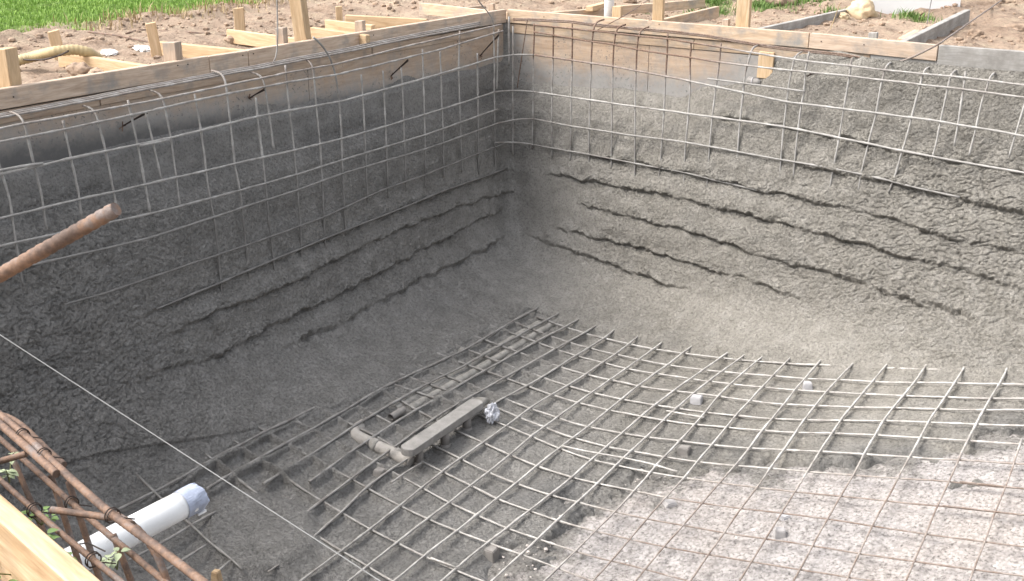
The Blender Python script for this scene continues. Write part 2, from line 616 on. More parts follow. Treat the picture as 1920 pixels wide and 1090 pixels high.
def trace(O, D, tmax=5.0):
    t = np.zeros(O.shape[:-1])
    for _ in range(70):
        f = field(O + D * t[..., None])
        t = np.minimum(t + f * .8, tmax)
    return O + D * t[..., None]

CORE = 1.0
Z0 = -.15
STEP = .0068

def sweep_grid():
    ys = np.r_[np.linspace(-6.46, -4.95, 16)[:-1], np.linspace(-4.95, -CORE, 120)]
    th = np.linspace(0, math.pi / 2, 60)[1:-1]
    xs = np.r_[np.linspace(CORE, 4.9, 120), np.linspace(4.9, 9.0, 20)[1:]]
    base = np.concatenate([np.stack([np.full_like(ys, CORE), ys], -1), np.tile([CORE, -CORE], (len(th), 1)), np.stack([xs, np.full_like(xs, -CORE)], -1)])
    dirs = np.concatenate([np.tile([-1.0, 0], (len(ys), 1)), np.stack([-np.cos(th), np.sin(th)], -1), np.tile([0, 1.0], (len(xs), 1))])
    # fine column parameter: arc position at the wall
    pw = [0.0]
    cnt = len(base)
    L = np.zeros(cnt)
    for i in range(1, cnt):
        if len(ys) <= i < len(ys) + len(th) + 1:
            L[i] = L[i - 1] + 1.25 * (math.pi / 2) / 59
        else:
            L[i] = L[i - 1] + np.linalg.norm(base[i] - base[i - 1])
    phi = np.radians(np.r_[np.linspace(-90, -60, 45), np.linspace(-60, 3, 130)[1:]])
    O = np.zeros((cnt, len(phi), 3))
    D = np.zeros_like(O)
    O[..., :2] = base[:, None]
    O[..., 2] = Z0
    D[..., :2] = dirs[:, None] * np.cos(phi)[None, :, None]
    D[..., 2] = np.sin(phi)[None]
    P = trace(O, D)
    # uniform arc length along every column
    NR = 400
    Q = np.zeros((cnt, NR, 3))
    for i in range(cnt):
        d = np.r_[0, np.cumsum(np.linalg.norm(np.diff(P[i], axis=0), axis=1))]
        t = np.linspace(0, d[-1], NR)
        for k in range(3):
            Q[i, :, k] = np.interp(t, d, P[i, :, k])
    # columns to fine resolution in the part that shows
    cols = [0.0]
    Lvis0, Lvis1 = L[15], L[len(ys) + len(th) + 119]
    cols = np.r_[np.linspace(0, Lvis0, 30)[:-1], np.arange(Lvis0, Lvis1, STEP), np.linspace(Lvis1, L[-1], 60)]
    R = np.zeros((len(cols), NR, 3))
    for r in range(NR):
        for k in range(3):
            R[:, r, k] = np.interp(cols, L, Q[:, r, k])
    return R, cols, L

def grid_faces(nu, nv):
    i = np.arange(nu * nv).reshape(nu, nv)
    return np.stack([i[:-1, :-1], i[1:, :-1], i[1:, 1:], i[:-1, 1:]], -1).reshape(-1, 4)

def grid_normals(G):
    du = np.gradient(G, axis=0)
    dv = np.gradient(G, axis=1)
    n = np.cross(du, dv)
    n /= np.maximum(np.linalg.norm(n, axis=-1), 1e-9)[..., None]
    return n

# cracks and slump ledges, traced on the photograph and carried onto the shell
CR_R = [[(1037, 328), (1140, 348), (1280, 375), (1463, 420), (1640, 467), (1730, 490), (1850, 520), (1920, 545)],
        [(1097, 385), (1157, 403), (1227, 420), (1280, 433), (1440, 485), (1613, 533), (1700, 560), (1800, 590)],
        [(1057, 433), (1140, 452), (1273, 488), (1393, 523), (1470, 553)],
        [(1000, 445), (1027, 460), (1107, 483), (1173, 507), (1250, 535)],
        [(1103, 292), (1233, 316), (1280, 324), (1440, 362), (1547, 383), (1663, 410), (1780, 448), (1920, 475)],
        [(1590, 262), (1687, 285), (1780, 300), (1920, 325)],
        [(1350, 222), (1480, 240), (1590, 262)],
        [(1500, 310), (1610, 330), (1717, 354), (1800, 372), (1920, 405)]]
CR_L = [[(293, 584), (407, 537), (513, 491), (627, 444), (840, 359), (950, 319)],
        [(360, 610), (430, 577), (500, 553), (567, 523), (627, 490), (740, 437), (840, 397), (953, 360)],
        [(300, 700), (360, 680), (413, 667), (500, 617), (627, 560), (717, 510), (773, 483), (857, 440), (933, 397)],
        [(560, 640), (640, 607), (773, 533), (873, 487), (940, 447)]]

def cam_trace(pxs):
    D = np.array([ray(*p) for p in pxs])
    D /= np.linalg.norm(D, axis=1)[:, None]
    O = np.tile(CAM, (len(D), 1))
    # walk the rays until they are inside the pool, then sphere trace
    t0 = np.full(len(D), 2.2)
    Q = trace(O + D * t0[:, None], D, 12.0)
    return Q

def crack_disp(P, side):
    d = np.zeros(len(P))
    wob = noise3(P * 7, 91) * .020 + noise3(P * 24, 92) * .012 + noise3(P * 60, 94) * .008
    mod = np.clip(.80 + .6 * noise3(P * 3.1, 93) + .9 * noise3(P * 13, 95), .25, 1.4)
    nA = noise3(P * 34, 96)
    for line in (CR_R if side == 'R' else CR_L):
        Q = cam_trace(line)
        u = Q[:, 0] if side == 'R' else -Q[:, 1]
        o = np.argsort(u)
        u, zc = u[o], Q[o, 2]
        pu = P[:, 0] if side == 'R' else -P[:, 1]
        fade = sstep(u[0] - .15, u[0] + .12, pu) * (1 - sstep(u[-1] - .10, u[-1] + .25, pu))
        s = P[:, 2] - np.interp(pu, u, zc) + wob
        g = -.012 * np.exp(-(s / .009) ** 2) + .021 * np.exp(-np.clip(s, 0, 9) / .09) * (s > 0) * np.clip(s / .012, 0, 1) - .012 * np.exp(-np.clip(-s, 0, 9) / .06) * (s < 0)
        g = g + .004 * nA * np.exp(-(s / .045) ** 2) - .012 * np.clip(1 - np.abs(nA) / .14, 0, 1) * np.exp(-((s - .005) / .05) ** 2)
        d += g * fade * mod
    return d

def rough_mask(P):
    """1 = as shot, pitted; small = trowelled or rebound-smeared"""
    x, y, z = P[:, 0], P[:, 1], P[:, 2]
    m = np.ones(len(P))
    n = noise3(P * 1.3, 31) * .15
    # smooth film high on the forms
    lim = np.where(x > -y, -.60, -.56)
    film = sstep(lim - .10, lim + .06, z + n * .6)
    tright = sstep(1.3, 1.9, x)
    m = np.minimum(m, 1 - .85 * film * np.where(x > -y, 1 - tright, 1))
    # trowelled patch at the foot of the corner and along the cove
    q = np.hypot((x - .62) / .55, (y + .62) / .55)
    m = np.minimum(m, .25 + .75 * sstep(.6, 1.25, q + n))
    cove = np.exp(-((z + 1.76) / .16) ** 2) * np.maximum(sstep(.8, 1.5, x), .55 * sstep(3.6, 2.6, -y))
    m = np.minimum(m, 1 - .62 * np.clip(cove + n, 0, 1))
    return np.clip(m, .12, 1)

def shell_disp(P, Nn, side=None):
    r = rough_mask(P)
    x, y = P[:, 0], P[:, 1]
    big = fbm(P * 2.2, 2, 3) * .016
    strong = 1 + 1.1 * sstep(2.0, 3.6, x) * (P[:, 2] > -1.75) * sstep(-.1, -.8, P[:, 2]) + 1.0 * np.exp(-(((x - .35) / .5) ** 2 + ((y + 4.3) / .9) ** 2))
    q = P * np.array([15, 15, 31.0]) + fbm(P * 9, 2, 40)[:, None] * 1.0
    n1 = noise3(q, 5)
    pits = -np.clip(.11 - np.abs(n1), 0, 1) * .075
    n2 = noise3(P * 46 + n1[:, None] * .7, 6)
    n3 = noise3(P * 11, 8)
    lay = noise3(P * np.array([2.2, 2.2, 9.0]), 12) * .010
    d = big + r * lay + r * ((strong - .75) * pits * 1.3 + strong * n2 * .0035 + (.5 + .5 * strong) * n3 * .007)
    d += .0012 * noise3(P * 60, 9)
    if side:
        d += crack_disp(P, side)
    return d, r

def wet_value(P):
    x, y, z = P[:, 0], P[:, 1], P[:, 2]
    left = 1 - sstep(-.35, .75, x + y + .15 * noise3(P * 1.1, 55) + np.clip((z + 1.3) * .0, 0, 0))   # the left side was shot last
    lowl = np.exp(-(((x - .5) / .9) ** 2 + ((y + 4.2) / 1.4) ** 2))
    w = -.03 + .0 * left + .10 * lowl + .02 * sstep(1.4, 2.4, x) * sstep(-.7, -.35, z)
    w = w + .22 * sstep(.5, -.1, x + y) * sstep(-.72, -.58, z + .04 * noise3(P * 3, 57))      # thin wet film on the form
    flo = sstep(.7, 1.6, x) * sstep(.6, 1.5, -y)
    near = sstep(-2.2, -4.2, y - .5 * (x - 1.5)) 
    w = w * (1 - flo) + flo * (.06 + .20 * near)
    return w

BARS_A, BARS_B, PIPES = [], [], []

def bar_webs(P):
    x, y = P[:, 0], P[:, 1]
    d = np.full(len(P), 1.0)
    jit = noise3(P * 16, 81) * .006
    for pts in BARS_A:
        o = np.argsort(pts[:, 1])
        yy, xx = pts[o, 1], pts[o, 0]
        k = (y > yy[0]) & (y < yy[-1])
        d[k] = np.minimum(d[k], np.abs(x[k] - np.interp(y[k], yy, xx)))
    for pts in BARS_B:
        o = np.argsort(pts[:, 0])
        yy, xx = pts[o, 1], pts[o, 0]
        k = (x > xx[0]) & (x < xx[-1])
        d[k] = np.minimum(d[k], np.abs(y[k] - np.interp(x[k], xx, yy)) + .003)
    amt = (1 - sstep(1.15, 2.0, x + .1 * noise3(P * 2, 82)))
    gate = np.clip(.75 + .8 * noise3(P * 4, 83), 0, 1)
    depth = np.clip(-floor_off(x, y), 0, .06)
    web = (1 - sstep(.008, .024, d + jit)) * depth * (.25 * gate + .85 * amt * gate)
    for pts in PIPES:
        for a, b in zip(pts[:-1], pts[1:]):
            ab = (b - a)[:2]
            t = np.clip(((P[:, :2] - a[:2]) @ ab) / (ab @ ab), 0, 1)
            dd = np.linalg.norm(P[:, :2] - a[:2] - t[:, None] * ab, axis=1)
            web = web * sstep(.03, .06, dd)
    # cells sag between the bars
    sag = -.008 * sstep(.02, .08, d) * (amt + .3)
    return web + sag * (depth > .01)

def build_shell():
    root = thing("pool_shell", (2.5, -2.5, -2.2), "freshly sprayed grey concrete pool shell with pitted, cracked walls and floor", "pool shell")
    G, cols, L = sweep_grid()
    nu, nv = G.shape[:2]
    Nn = grid_normals(G)
    # make normals point to the inside of the pool
    cen = np.array([2.5, -2.5, 0.3])
    s = np.sign(((cen - G) * Nn).sum(-1))
    Nn *= s[..., None]
    P = G.reshape(-1, 3)
    NN = Nn.reshape(-1, 3)
    NN[G.reshape(-1, 3).shape[0] - 0:] = 0
    NN.reshape(nu, nv, 3)[:, 0] = (0, 0, 1)
    D, R = shell_disp(P, NN)
    isr = P[:, 0] > -P[:, 1]
    cd = np.zeros(len(P))
    cd[isr] = crack_disp(P[isr], 'R')
    cd[~isr] = crack_disp(P[~isr], 'L')
    D = D + np.where(P[:, 2] < -1.6, bar_webs(P), 0)
    D = D + cd * np.clip(np.minimum(1, (P[:, 2] + 2.6) / .3), 0, 1)
    D.reshape(nu, nv)[:, 0] += 0
    V = P + NN * D[:, None]
    wet = wet_value(P)
    F = grid_faces(nu, nv)
    fc = P[F].mean(1)
    wallness = (fc[:, 2] > -1.62)
    right = fc[:, 0] > -fc[:, 1]
    # floor field inside the core lines
    xs = np.r_[np.arange(CORE, 4.9, STEP), np.linspace(4.9, 9.0, 50)]
    ys = np.r_[np.linspace(-6.46, -4.95, 25)[:-1], np.arange(-4.95, -CORE, STEP), -CORE]
    X, Y = np.meshgrid(xs, ys, indexing='ij')
    xc = np.linspace(CORE, 9.0, 200)
    Z = zbar(X, Y) + floor_off(X, Y)
    PF = np.stack([X, Y, Z], -1)
    # cove influence at the core line: same field, vertical Newton steps
    for _ in range(6):
        PF[..., 2] -= field(PF)
    PF = PF.reshape(-1, 3)
    DF, RF = shell_disp(PF, None)
    # ragged edge towards the bare base
    sd = poly_sd(PF[:, :2], EDGE_POLY)
    nz = fbm(PF * 3.0, 4, 71) * .20 + noise3(PF * 22, 72) * .05
    e = sd + nz
    for c, rad in ISLANDS:
        e = np.minimum(e, (np.linalg.norm((PF[:, :2] - c) * (1, 1.3), axis=1) - rad) * 1.0 + nz * .5)
    DF -= .07 * sstep(-.14, .07, e)
    DF += .012 * np.clip(noise3(PF * 38, 74), 0, 1) * np.exp(-(e / .10) ** 2)
    # webs of concrete left standing under the bars, strongest on the side of the left wall
    DF += bar_webs(PF)
    VF = PF.copy()
    VF[:, 2] += DF
    FF = grid_faces(len(xs), len(ys))
    wetF = wet_value(PF) + .32 * np.exp(-(np.clip(e + .05, -9, 0) / .28) ** 2) * np.clip(.6 + noise3(PF * 3.5, 75) * 1.6, 0, 1.2)
    parts = []
    allV = np.vstack([V, VF])
    allW = np.r_[wet, wetF]
    allR = np.r_[R, RF]
    off = len(V)
    sets = [("wall", F[wallness & ~right]), ("wall", F[wallness & right]), ("floor", np.vstack([F[~wallness], FF + off]))]
    for nm, fs in sets:
        used, inv = np.unique(fs.ravel(), return_inverse=True)
        o = mesh_np(nm, allV[used] - np.array(root.location), inv.reshape(-1, 4), M_SHOT, root)
        # all faces look into the pool
        o.data.update()
        nrm = np.zeros(len(o.data.polygons) * 3, np.float32)
        o.data.polygons.foreach_get("normal", nrm)
        nrm = nrm.reshape(-1, 3)
        c = allV[used][inv.reshape(-1, 4)].mean(1)
        if (((cen - c) * nrm).sum(1) < 0).mean() > .5:
            o.data.flip_normals()
        attr(o, "wet", allW[used])
        attr(o, "rough", allR[used])
        attr(o, "fresh", .5 - .5 * sstep(-.6, 1.4, (allV[used, 0] + allV[used, 1]) + .3 * (allV[used, 0] - 1).clip(0, 3)))
        parts.append(o)
    parts[0]["label"] = "dark wet sprayed wall"
    parts[1]["label"] = "paler drying sprayed wall"
    return root

MAT_A = {
    0: [(947, 579), (932, 589), (908, 602), (874, 620), (812, 656), (773, 677), (737, 693), (687, 716), (638, 740), (598, 760), (552, 784), (500, 807), (453, 833), (400, 859), (345, 893), (288, 924), (220, 957)],
    1: [(992, 586), (965, 600), (940, 616), (908, 634), (878, 653), (843, 669), (802, 688), (738, 717), (715, 728), (667, 757), (632, 778), (588, 803), (542, 828), (488, 858), (436, 886), (387, 917)],
    2: [(1048, 587), (1028, 599), (993, 617), (977, 627), (942, 646), (907, 665), (878, 682), (838, 702), (808, 716), (764, 740), (705, 775), (667, 797), (628, 823), (585, 852), (542, 878), (493, 908)],
    3: [(1095, 593), (1067, 609), (1008, 640), (973, 660), (957, 668), (915, 692), (872, 716), (831, 742), (783, 767), (740, 793), (710, 813), (667, 840), (618, 877), (580, 904)],
    4: [(1132, 602), (1098, 623), (1045, 652), (1015, 670), (978, 690), (857, 758), (773, 812), (743, 837), (703, 863), (663, 895), (608, 936), (567, 967)],
    5: [(1172, 602), (1137, 632), (1107, 650), (1083, 665), (1052, 685), (1020, 705), (992, 722), (960, 738), (930, 754), (773, 855), (730, 882), (682, 918), (642, 960), (598, 997), (580, 1013)],
    6: [(1218, 613), (1183, 642), (1157, 662), (1135, 677), (1103, 699), (1067, 722), (1036, 739), (998, 762), (975, 779), (952, 797), (910, 827), (865, 858), (833, 882), (787, 917), (752, 947), (697, 990), (642, 1032), (580, 1077)],
    7: [(1267, 622), (1230, 651), (1202, 672), (1175, 690), (1147, 710), (1106, 738), (1087, 752), (1048, 780), (1023, 799), (998, 817), (960, 849), (917, 885), (873, 917), (848, 939), (807, 968), (747, 1015), (700, 1052), (668, 1078)],
    8: [(1325, 630), (1280, 662), (1255, 682), (1232, 698), (1200, 720), (1177, 740), (1143, 766), (1105, 798), (1077, 818), (1053, 837), (1010, 870), (973, 903), (933, 933), (897, 964), (860, 993), (800, 1038), (755, 1077)],
    9: [(1385, 648), (1355, 668), (1323, 691), (1298, 708), (1280, 720), (1253, 740), (1230, 758), (1207, 778), (1170, 808), (1140, 836), (1113, 857), (1067, 900), (1032, 927), (993, 956), (953, 988), (918, 1015), (855, 1065), (842, 1078)],
    10: [(1425, 643), (1388, 672), (1358, 693), (1332, 713), (1305, 733), (1280, 755), (1247, 785), (1218, 813), (1183, 847), (1160, 867), (1126, 902), (1087, 937), (1045, 975), (1013, 1007), (980, 1036), (935, 1078)],
    11: [(1456, 652), (1423, 673), (1395, 698), (1373, 717), (1348, 741), (1324, 771), (1305, 793), (1283, 818), (1233, 870), (1190, 920), (1157, 957), (1120, 992), (1085, 1028), (1052, 1060), (1033, 1078)],
    12: [(1498, 657), (1475, 677), (1452, 702), (1432, 723), (1409, 747), (1382, 776), (1365, 798), (1337, 832), (1307, 865), (1280, 900), (1253, 928), (1217, 968), (1185, 1007), (1150, 1047), (1122, 1078)],
    13: [(1555, 660), (1533, 682), (1512, 707), (1493, 728), (1472, 755), (1448, 785), (1427, 808), (1410, 835), (1383, 868), (1355, 899), (1320, 940), (1286, 980), (1250, 1018), (1213, 1063), (1201, 1078)],
    14: [(1617, 665), (1597, 684), (1572, 710), (1553, 730), (1532, 756), (1512, 783), (1493, 808), (1475, 838), (1447, 873), (1425, 907), (1393, 948), (1362, 993), (1333, 1035), (1303, 1077)],
    15: [(1685, 655), (1660, 688), (1638, 713), (1620, 735), (1600, 758), (1578, 785), (1563, 807), (1540, 842), (1518, 878), (1497, 912), (1468, 957), (1438, 1007), (1412, 1048), (1393, 1078)],
    16: [(1755, 655), (1735, 688), (1718, 713), (1697, 738), (1677, 762), (1658, 785), (1643, 812), (1622, 848), (1602, 887), (1580, 925), (1553, 970), (1527, 1018), (1502, 1063), (1494, 1078)],
    17: [(1828, 653), (1808, 690), (1792, 715), (1776, 740), (1760, 762), (1743, 788), (1727, 817), (1708, 853), (1685, 895), (1662, 937), (1637, 982), (1612, 1035), (1592, 1078)],
    18: [(1903, 663), (1887, 693), (1877, 715), (1859, 742), (1848, 762), (1832, 792), (1817, 822), (1798, 860), (1782, 900), (1760, 945), (1738, 997), (1717, 1047), (1703, 1078)],
    19: [(1908, 848), (1902, 867), (1889, 905), (1868, 957), (1848, 1010), (1828, 1063), (1822, 1078)],
}
MAT_B = {
    -2: [(1240, 617), (1267, 622), (1312, 634), (1370, 646), (1430, 654), (1500, 657), (1555, 662), (1683, 665), (1750, 667), (1823, 668), (1903, 668), (1920, 670)],
    -1: [(1006, 591), (1028, 599), (1063, 611), (1098, 623), (1137, 632), (1183, 643), (1230, 652), (1285, 660), (1355, 668), (1388, 672), (1425, 675), (1473, 678), (1537, 681), (1600, 684), (1663, 687), (1737, 689), (1810, 690), (1887, 692), (1920, 691)],
    0: [(932, 590), (967, 602), (993, 613), (1035, 628), (1070, 640), (1107, 650), (1157, 662), (1202, 672), (1255, 682), (1280, 685), (1323, 691), (1358, 694), (1397, 698), (1452, 702), (1513, 707), (1573, 708), (1640, 712), (1718, 714), (1792, 715), (1877, 716), (1920, 717)],
    1: [(897, 599), (908, 603), (940, 615), (977, 627), (1007, 640), (1045, 652), (1083, 665), (1135, 678), (1175, 688), (1233, 698), (1280, 704), (1335, 713), (1373, 717), (1432, 723), (1493, 728), (1553, 731), (1620, 735), (1693, 738), (1776, 741), (1858, 743), (1920, 743)],
    2: [(858, 613), (875, 620), (907, 634), (942, 646), (973, 658), (1013, 672), (1053, 687), (1103, 700), (1148, 710), (1203, 722), (1268, 730), (1305, 734), (1348, 740), (1408, 748), (1473, 755), (1533, 757), (1600, 760), (1680, 761), (1762, 763), (1850, 765), (1920, 764)],
    3: [(825, 629), (843, 640), (877, 653), (907, 665), (938, 676), (980, 692), (1020, 705), (1068, 722), (1113, 733), (1173, 747), (1233, 757), (1280, 764), (1325, 770), (1383, 776), (1453, 782), (1513, 784), (1580, 785), (1663, 785), (1745, 788), (1832, 792), (1920, 794)],
    4: [(793, 648), (813, 657), (845, 669), (878, 682), (913, 693), (953, 707), (992, 722), (1040, 739), (1088, 753), (1143, 766), (1207, 778), (1247, 785), (1307, 793), (1365, 798), (1427, 803), (1493, 808), (1560, 808), (1645, 812), (1728, 817), (1817, 822), (1920, 829)],
    5: [(773, 677), (802, 688), (838, 702), (872, 715), (907, 728), (956, 748), (998, 764), (1048, 781), (1105, 798), (1167, 808), (1220, 817), (1283, 824), (1338, 831), (1410, 837), (1473, 840), (1540, 843), (1622, 848), (1708, 853), (1798, 858), (1902, 864), (1920, 866)],
    6: [(737, 693), (770, 705), (808, 718), (850, 732), (888, 745), (930, 760), (975, 780), (1023, 799), (1077, 818), (1140, 835), (1187, 843), (1227, 850), (1280, 858), (1307, 863), (1380, 869), (1443, 874), (1517, 881), (1603, 887), (1688, 892), (1782, 899), (1888, 910), (1920, 912)],
    7: [(705, 708), (738, 717), (777, 730), (823, 745), (858, 758), (900, 775), (960, 799), (1000, 817), (1053, 839), (1110, 859), (1157, 869), (1220, 882), (1290, 893), (1356, 902), (1425, 911), (1495, 918), (1580, 926), (1663, 935), (1760, 944), (1867, 956), (1920, 961)],
    8: [(687, 717), (712, 727), (753, 747), (783, 767), (817, 784), (858, 805), (907, 828), (955, 848), (1008, 871), (1073, 892), (1123, 903), (1195, 918), (1253, 930), (1320, 941), (1395, 950), (1468, 958), (1553, 969), (1637, 982), (1740, 997), (1847, 1011), (1920, 1020)],
    9: [(638, 740), (668, 757), (705, 775), (738, 792), (773, 812), (832, 840), (865, 858), (917, 883), (970, 904), (1032, 925), (1087, 938), (1157, 957), (1217, 970), (1286, 982), (1360, 995), (1438, 1007), (1527, 1019), (1613, 1034), (1717, 1048), (1827, 1064), (1917, 1075)],
    10: [(598, 760), (628, 777), (668, 797), (710, 817), (742, 835), (803, 868), (833, 882), (880, 905), (933, 932), (990, 953), (1045, 973), (1120, 993), (1183, 1008), (1247, 1022), (1335, 1037), (1413, 1049), (1502, 1064), (1592, 1078)],
    11: [(552, 784), (582, 800), (622, 820), (667, 842), (705, 863), (753, 892), (793, 911), (838, 937), (895, 963), (953, 988), (1013, 1007), (1085, 1032), (1150, 1048), (1213, 1063), (1262, 1078)],
    12: [(500, 807), (537, 828), (582, 852), (618, 873), (663, 897), (693, 915), (745, 942), (807, 972), (860, 993), (918, 1015), (980, 1037), (1030, 1055), (1090, 1078)],
    13: [(453, 833), (485, 857), (520, 878), (560, 910), (607, 938), (642, 958), (695, 990), (744, 1013), (800, 1042), (855, 1065), (885, 1078)],
    14: [(400, 859), (431, 882), (469, 913), (532, 958), (580, 990), (598, 1003), (642, 1030), (690, 1058), (722, 1078)],
}
BARS_A = [np.array([on_floor(*a) for a in l]) for l in MAT_A.values()]
BARS_B = [np.array([on_floor(*a) for a in l]) for l in MAT_B.values()]
PIPE_PX = [[(1012, 607), (978, 626), (930, 656), (880, 686), (830, 716), (775, 748), (740, 768)],
           [(1044, 603), (1005, 627), (985, 641), (940, 668), (880, 704), (820, 738), (765, 770)],
           [(668, 806), (675, 822), (705, 836), (740, 852), (772, 868)]]
PIPES = [np.array([on_floor(*a, -.04) for a in l]) for l in PIPE_PX]
shell = build_shell()

# pale crushed-stone base under the shell
def build_bed():
    xs = np.r_[np.linspace(-.4, 1.5, 20)[:-1], np.arange(1.5, 4.9, .016), np.linspace(4.9, 9.3, 40)]
    ys = np.r_[np.linspace(-6.7, -4.95, 25)[:-1], np.arange(-4.95, -2.4, .016), np.linspace(-2.4, .4, 30)]
    X, Y = np.meshgrid(xs, ys, indexing='ij')
    P = np.stack([X, Y, zbar(X, Y) - .066], -1).reshape(-1, 3)
    P[:, 2] += fbm(P * 2.5, 2, 11) * .012 + noise3(P * 14, 12) * .006 + np.abs(noise3(P * 30, 13)) * .008
    o = mesh_np("gravel_base", P, grid_faces(len(xs), len(ys)), M_BED)
    attr(o, "smear", .85 * np.exp(-np.clip(poly_sd(P[:, :2], EDGE_POLY), 0, 9) / .22))
    o["kind"] = "structure"
    return o
bed = build_bed()

# ------------------------------------------------------------------ ground around the pool
LAWN_PX = [(-900, 190), (0, 66), (60, 52), (105, 42), (150, 50), (260, 30), (345, 27), (420, 14), (480, 6), (560, -22), (700, -60)]
LAWN = np.array([on_z(p[0], p[1], -.10)[:2] for p in LAWN_PX])

def lawn_sd(P):
    poly = np.vstack([LAWN, [LAWN[-1] + (-3, 14), LAWN[-1] + (-60, 40), LAWN[0] + (-60, -30), LAWN[0] + (-2, -8)]])
    return poly_sd(P, poly)

GZ = -.13
NEAR_P = np.array([3.553, -6.502])           # the near form runs slightly askew of the far one
NEAR_U = np.array([.9837, -.1799])
NEAR_N = np.array([.1799, .9837])

def near_y(x):
    return NEAR_P[1] + (x - NEAR_P[0]) * NEAR_U[1] / NEAR_U[0]

TUFTS = [(1330, 30, .35), (1440, 22, .5), (1660, 22, .32), (1715, 45, .3), (1765, 25, .2), (1340, 12, .3), (1500, 12, .4), (1205, 24, .1), (1560, 38, .16), (1620, 5, .2)]
TUFT_W = [(on_z(a, b, GZ)[:2], r * .62) for a, b, r in TUFTS]

def ground_z(P2):
    P = np.c_[P2, np.zeros(len(P2))]
    d_pool = np.maximum(np.maximum(-P2[:, 0], P2[:, 1]), np.maximum(P2[:, 0] - 9.2, near_y(P2[:, 0]) - P2[:, 1]))
    amp = sstep(.05, .5, d_pool)
    z = GZ + fbm(P * .7, 2, 201) * .05 * amp + fbm(P * 3, 3, 202) * .035 * (.35 + .65 * amp) + np.clip(noise3(P * 9, 203), 0, 1) * .03
    ls = lawn_sd(P2)
    z += .05 * sstep(-.15, .5, ls) + .06 * np.exp(-((ls + .12) / .15) ** 2) * np.clip(.5 + noise3(P * 4, 204), 0, 1)
    right = sstep(-.5, 2.5, P2[:, 0]) * sstep(.3, 2.5, P2[:, 1])
    z += right * (.05 + fbm(P * 2.2, 3, 206) * .06)
    return z

def build_ground():
    def axis(lo, a, b, hi, st, extra):
        left = a - np.geomspace(st, a - lo, 26)[::-1]
        right = b + np.geomspace(st, hi - b, 26)
        return np.unique(np.round(np.r_[left, np.arange(a, b, st), extra, right], 4))
    xs = axis(-70, -7.5, 6.2, 70, .035, [-.045, 9.25])
    ys = axis(-70, -7.6, 4.6, 70, .035, [-6.535, .045])
    X, Y = np.meshgrid(xs, ys, indexing='ij')
    cellY = Y.copy()
    Y = Y + (near_y(np.clip(X, -3, 12)) - -6.502) * (1 - sstep(-6.3, -4.5, Y)) * sstep(-30, -12, Y)
    P2 = np.stack([X, Y], -1).reshape(-1, 2)
    PC = np.stack([X, cellY], -1).reshape(-1, 2)
    z = ground_z(P2)
    F = grid_faces(len(xs), len(ys))
    c = PC[F].mean(1)
    hole = (c[:, 0] > -.045) & (c[:, 0] < 9.25) & (c[:, 1] > -6.535) & (c[:, 1] < .045)
    F = F[~hole]
    used, inv = np.unique(F.ravel(), return_inverse=True)
    V = np.c_[P2, z][used]
    o = mesh_np("ground", V, inv.reshape(-1, 4), M_DIRT)
    g = sstep(-.05, .25, lawn_sd(P2[used]) + noise3(np.c_[P2[used], z[used]] * 3, 210) * .15)
    for cc, r in TUFT_W:
        g = np.maximum(g, .5 * (1 - sstep(.4, 1.1, np.linalg.norm((P2[used] - cc), axis=1) / r + noise3(np.c_[P2[used], z[used]] * 5, 211) * .5)))
    attr(o, "green", g)
    o["kind"] = "structure"
    return o
ground = build_ground()

def blades(name, pts, hmin, hmax, w, mat, lean=.5):
    n = len(pts)
    h = RNG.uniform(hmin, hmax, n)
    a = RNG.uniform(0, 2 * math.pi, n)
    dirv = np.stack([np.cos(a), np.sin(a), np.zeros(n)], -1)
    b = a + math.pi / 2 + RNG.normal(0, .6, n)
    ln = np.stack([np.cos(b), np.sin(b), np.zeros(n)], -1) * (h * RNG.uniform(.1, lean, n))[:, None]
    ww = w * RNG.uniform(.7, 1.3, n)[:, None]
    p0 = pts - dirv * ww
    p1 = pts + dirv * ww
    m0 = pts + ln * .35 + np.stack([0 * h, 0 * h, h * .6], -1) - dirv * ww * .7
    m1 = m0 + dirv * ww * 1.4
    t = pts + ln + np.stack([0 * h, 0 * h, h], -1)
    V = np.stack([p0, p1, m1, m0, t], 1).reshape(-1, 3)
    k = np.arange(n)[:, None] * 5
    F4 = k + np.array([[0, 1, 2, 3]])
    F3 = k + np.array([[3, 2, 4]])
    Fa = np.vstack([np.c_[F3, F3[:, 2:]][:, :3]])
    F = np.vstack([k + np.array([[0, 1, 2]]), k + np.array([[0, 2, 3]]), Fa])
    o = mesh_np(name, V, F, mat, smooth=False)
    o["kind"] = "stuff"
    return o

def scatter(xr, yr, n, keep):
    p = np.stack([RNG.uniform(*xr, n), RNG.uniform(*yr, n)], -1)
    p = p[RNG.uniform(size=n) < keep(p)]
    return np.c_[p, ground_z(p)]

lp = scatter((-15, -2.4), (-3, 9.5), 420000, lambda p: sstep(-.12, .15, lawn_sd(p) + noise3(np.c_[p, p[:, :1]] * 3, 220) * .1))
near_l = np.linalg.norm(lp[:, :2] - CAM[:2], axis=1)
lp = lp[near_l < 17]
lawn = blades("lawn_grass", lp[:170000], .015, .042, .004, M_GRASS)
tag(lawn, "bright green mown lawn beyond the bare soil", "grass")
dp = scatter((-8, -.6), (-2, 7), 90000, lambda p: np.exp(-((lawn_sd(p) + .12) / .14) ** 2) * .5)
dg = blades("dry_grass", dp, .03, .11, .004, M_DRYGRASS, .9)
tag(dg, "dry straw-coloured grass along the lawn edge", "grass")
tp = []
for cc, r in TUFT_W:
    n = int(900 * (r / .3) ** 2)
    q = cc + RNG.normal(0, r * .42, (n, 2))
    q = q[q[:, 1] > .12]
    tp.append(np.c_[q, ground_z(q)])
tg = blades("tuft_grass", np.vstack(tp), .02, .075, .0035, M_TUFT, .8)
tag(tg, "green grass tufts growing through the dug soil behind the right form", "grass")

